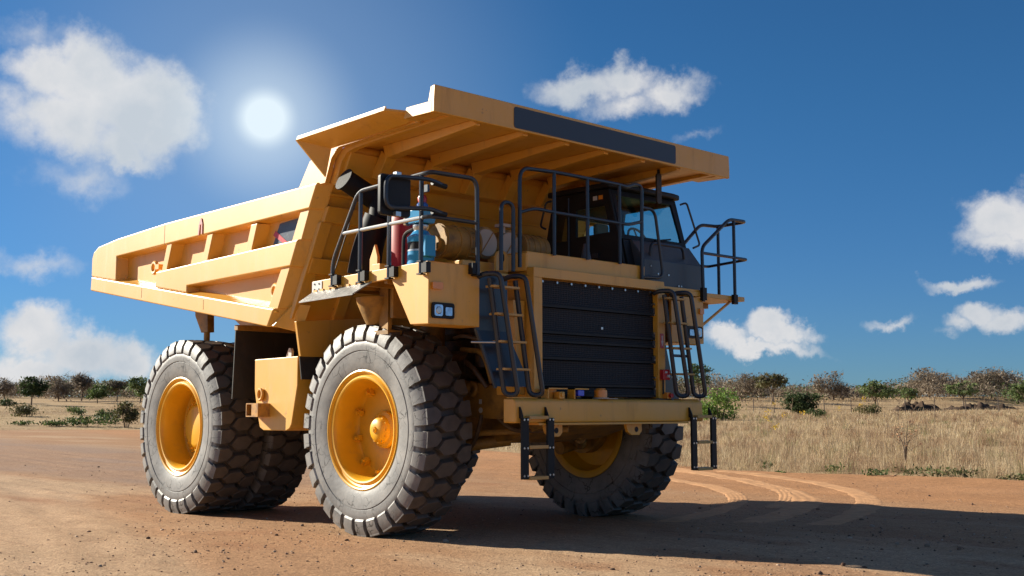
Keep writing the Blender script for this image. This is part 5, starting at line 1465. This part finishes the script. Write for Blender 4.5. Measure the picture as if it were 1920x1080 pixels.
def dead_shrub(px_, D, h, label):
    b = at(px_, D); root = tag(empty('dead_shrub', tuple(b)), label, 'dead shrub')
    mb = MB(); tips = []
    for k in range(5):
        a = random.uniform(0, 6.28); r = h * random.uniform(.05, .28)
        e = (r * math.cos(a), r * math.sin(a), h * random.uniform(.6, 1)); mb.tube(fillet([(0, 0, -.1), (r * .2 * math.cos(a), r * .2 * math.sin(a), h * .45), e], .3, 3), .018, 5, r1=.006); tips.append(e)
        for j in range(5):
            t = random.uniform(.4, .9); s = tuple(c * t for c in e); a2 = random.uniform(0, 6.28); l = h * random.uniform(.12, .28)
            mb.tube([s, (s[0] + l * math.cos(a2), s[1] + l * math.sin(a2), s[2] + l * .6)], .007, 4, r1=.003); tips.append((s[0] + l * math.cos(a2), s[1] + l * math.sin(a2), s[2] + l * .6))
    mb.build('twigs', 'bark', root)
    tp = np.array(tips); C = tp[RNG.choice(len(tp), 60)] + RNG.normal(0, .05, (60, 3))
    obj('dry_leaves', tri_mesh('dry_leaves', *leaf_cards(C, .05, [(.42, .24, .13), (.36, .2, .12)]), M['leaf']), root)
dead_shrub(1695, 33.5, 1.35, 'dead reddish twig shrub standing in the grass near the road edge')

def flower(px_, D, h, label, grp):
    b = at(px_, D); root = tag(empty('flowering_weed', tuple(b)), label, 'flower', grp)
    mb = MB().tube([(0, 0, -.05), (.03, .02, h * .6), (.02, .06, h)], .008, 4, r1=.004)
    mb.build('stem', 'drystalk', root)
    C = np.array([(.02, .06, h)]) + RNG.normal(0, .055, (22, 3))
    obj('blossom', tri_mesh('blossom', *leaf_cards(C, .035, [(.75, .50, .02), (.68, .44, .02)]), M['leaf']), root)
for x, D, h in ((1436, 42, 1.25), (1437, 44, 1.45), (1449, 46, 1.75), (1449, 40, .95), (1467, 45, 1.3), (1503, 44, 1.4), (1571, 50, 1.5), (1618, 56, 1.9), (1612, 57, 1.6)):
    flower(x, D, h, 'yellow flowering weed poking out of the dry grass', 'yellow flowering weeds')

def weed(px_, D, h, w, label, grp, tone='mid', n=110, leaf=.07):
    b = at(px_, D); root = tag(empty('green_weed', tuple(b)), label, 'weed', grp)
    mb = MB(); tips = []
    for k in range(6):
        a = random.uniform(0, 6.28); e = (w * .4 * math.cos(a), w * .4 * math.sin(a), h * random.uniform(.6, 1)); mb.tube([(0, 0, -.03), e], .008, 4, r1=.003); tips += [e, tuple(c * .6 for c in e)]
    mb.build('stems', 'drystalk', root)
    tp = np.array(tips); C = tp[RNG.choice(len(tp), n)] + RNG.normal(0, 1, (n, 3)) * [w * .2, w * .2, h * .12]; C[:, 2] = np.abs(C[:, 2])
    obj('leaves', tri_mesh('leaves', *leaf_cards(C, leaf, GREENS[tone]), M['leaf']), root)
def edge_depth(px_, extra):
    for D in np.arange(12, 110, .25):
        w = pix_dir(px_, 770); p = CAM + w * D
        if bool(infield(np.array([p[0]]), np.array([p[1]]))[0]): return D + extra
    return 100
for x, e, h, w in ((1632, -.2, .28, .55), (1648, .0, .22, .45), (1700, .6, .30, .7), (1722, .9, .34, .8), (1745, .6, .32, .9), (1768, .8, .36, .9), (1790, .7, .34, .9), (1812, .9, .30, .8), (1455, -.5, .10, .25), (1468, -.6, .09, .25), (1880, .3, .24, .5), (1905, .2, .22, .5), (1560, 1.5, .3, .6), (1425, .9, .28, .6)):
    weed(x, edge_depth(x, e), h * .7, w * .75, 'low green leafy weed at the grassy edge of the dirt road', 'green weeds along the road edge', ['mid', 'pale', 'olive'][int(x) % 3], 60, .045)
for x, e, h, w in ((92, 0, .5, 1.6), (112, 1, .4, 1.4), (135, 0, .7, 1.6), (150, 1, .8, 1.8), (168, 0, .9, 2.0), (184, 1, 1.0, 2.0), (205, 0, .7, 1.8), (40, 1, .4, 1.6)):
    weed(x, 100 + e, h, w, 'green weed tuft at the road edge below the hedge across the road', 'weed tufts across the road', 'mid', 140, .14)

# wire fence across the field
fence = tag(empty('wire_fence', tuple(at(1640, 150))), 'wire fence on thin dark posts crossing the field in front of the thorn trees', 'fence')
fb = Vector(at(1640, 150)); tops = []
for x in (1366, 1413, 1452, 1500, 1546, 1596, 1647, 1698, 1752, 1811, 1873, 1935):
    q = Vector(at(x, 150)) - fb; hh = random.uniform(1.7, 2.1)
    part(MB().tube([q + Vector((0, 0, -.2)), q + Vector((random.uniform(-.08, .08), 0, hh))], .07, 6, r1=.06), 'post', 'post', fence); tops.append(q)
for z in (.5, 1.0, 1.5):
    for a, b in zip(tops[:-1], tops[1:]):
        part(MB().tube([a + Vector((0, 0, z)), (a + b) / 2 + Vector((0, 0, z - .06)), b + Vector((0, 0, z))], .012, 3), 'wire', 'post', fence)

# dark heaps of turned earth behind the fence
def heap(px0, px1, D, h, label):
    a, b = at(px0, D), at(px1, D); n_, m_ = 90, 13
    t = np.linspace(0, 1, n_)[:, None]; v = np.linspace(-1, 1, m_)[None]
    nrm_ = np.array([-(b - a)[1], (b - a)[0]]) / np.hypot(*(b - a)[:2])
    X = a[0] + (b[0] - a[0]) * t + nrm_[0] * v * 2.2; Y = a[1] + (b[1] - a[1]) * t + nrm_[1] * v * 2.2
    env = np.sin(np.pi * t) ** .4
    Z = terrain(X, Y) - .15 + (h * env * (1 - v * v) * (1 + 1.5 * vnoise(X / 1.1, Y / 1.1, 15) + 1.0 * vnoise(X / .45, Y / .45, 16)))
    tag(grid_xy('earth_heap', X, Y, Z, M['berm']), label, 'earth heap', 'heaps of turned earth')
heap(1670, 1760, 166, 1.0, 'short heap of dark turned earth behind the wire fence posts')
heap(1762, 1905, 168, .75, 'long heap of dark turned earth behind the wire fence')

# loose stones on the road: too many to count
icos = bmesh.new(); bmesh.ops.create_icosphere(icos, subdivisions=1, radius=1); IV = np.array([v.co[:] for v in icos.verts]); IF = np.array([[v.index for v in f.verts] for f in icos.faces]); icos.free()
n = 11000
pxs = RNG.uniform(-60, 1980, n); ys = 812 + (1110 - 812) * RNG.random(n) ** .75
wv = _d[None] + _r[None] * ((pxs - 960) / FPX)[:, None] - _u[None] * ((ys - 540) / FPX)[:, None]
tt_ = -CAM[2] / wv[:, 2]; Pt = CAM[None] + wv * tt_[:, None]
dens = vnoise(Pt[:, 0] / 2.2, Pt[:, 1] / 2.2, 71)
ok = (Pt[:, 1] < edge(Pt[:, 0]) - .2) & (dens + RNG.normal(0, .25, n) - .45 * np.clip(arc_off(Pt[:, 0], Pt[:, 1]), -.3, 1) > .02) & (tt_ < 60)
Pt = Pt[ok]; n = len(Pt)
sz = .005 + .012 * RNG.random(n) ** 4 + .028 * (RNG.random(n) < .02) * RNG.random(n)
Pt[:, 2] = road_z(Pt[:, 0], Pt[:, 1]) + sz * .2
sc3 = sz[:, None, None] * RNG.uniform(.6, 1.4, (n, 1, 3)) * np.array([1, 1, .7])
V = (IV[None] * (1 + RNG.normal(0, .12, (n, len(IV), 1))) * sc3 + Pt[:, None]).reshape(-1, 3)
F = (IF[None] + (np.arange(n) * len(IV))[:, None, None]).reshape(-1, 3)
T = np.repeat(palette(n, [(.20, .12, .08), (.30, .20, .14), (.13, .085, .06), (.40, .30, .22)], None, .2), len(IV), 0)
o = obj('gravel', tri_mesh('gravel', V, F, T, mat_attr('gravel_stone', .9, 0, .2))); o['kind'] = 'stuff'
o['label'] = 'loose gravel scattered over the dirt road'; o['category'] = 'gravel'
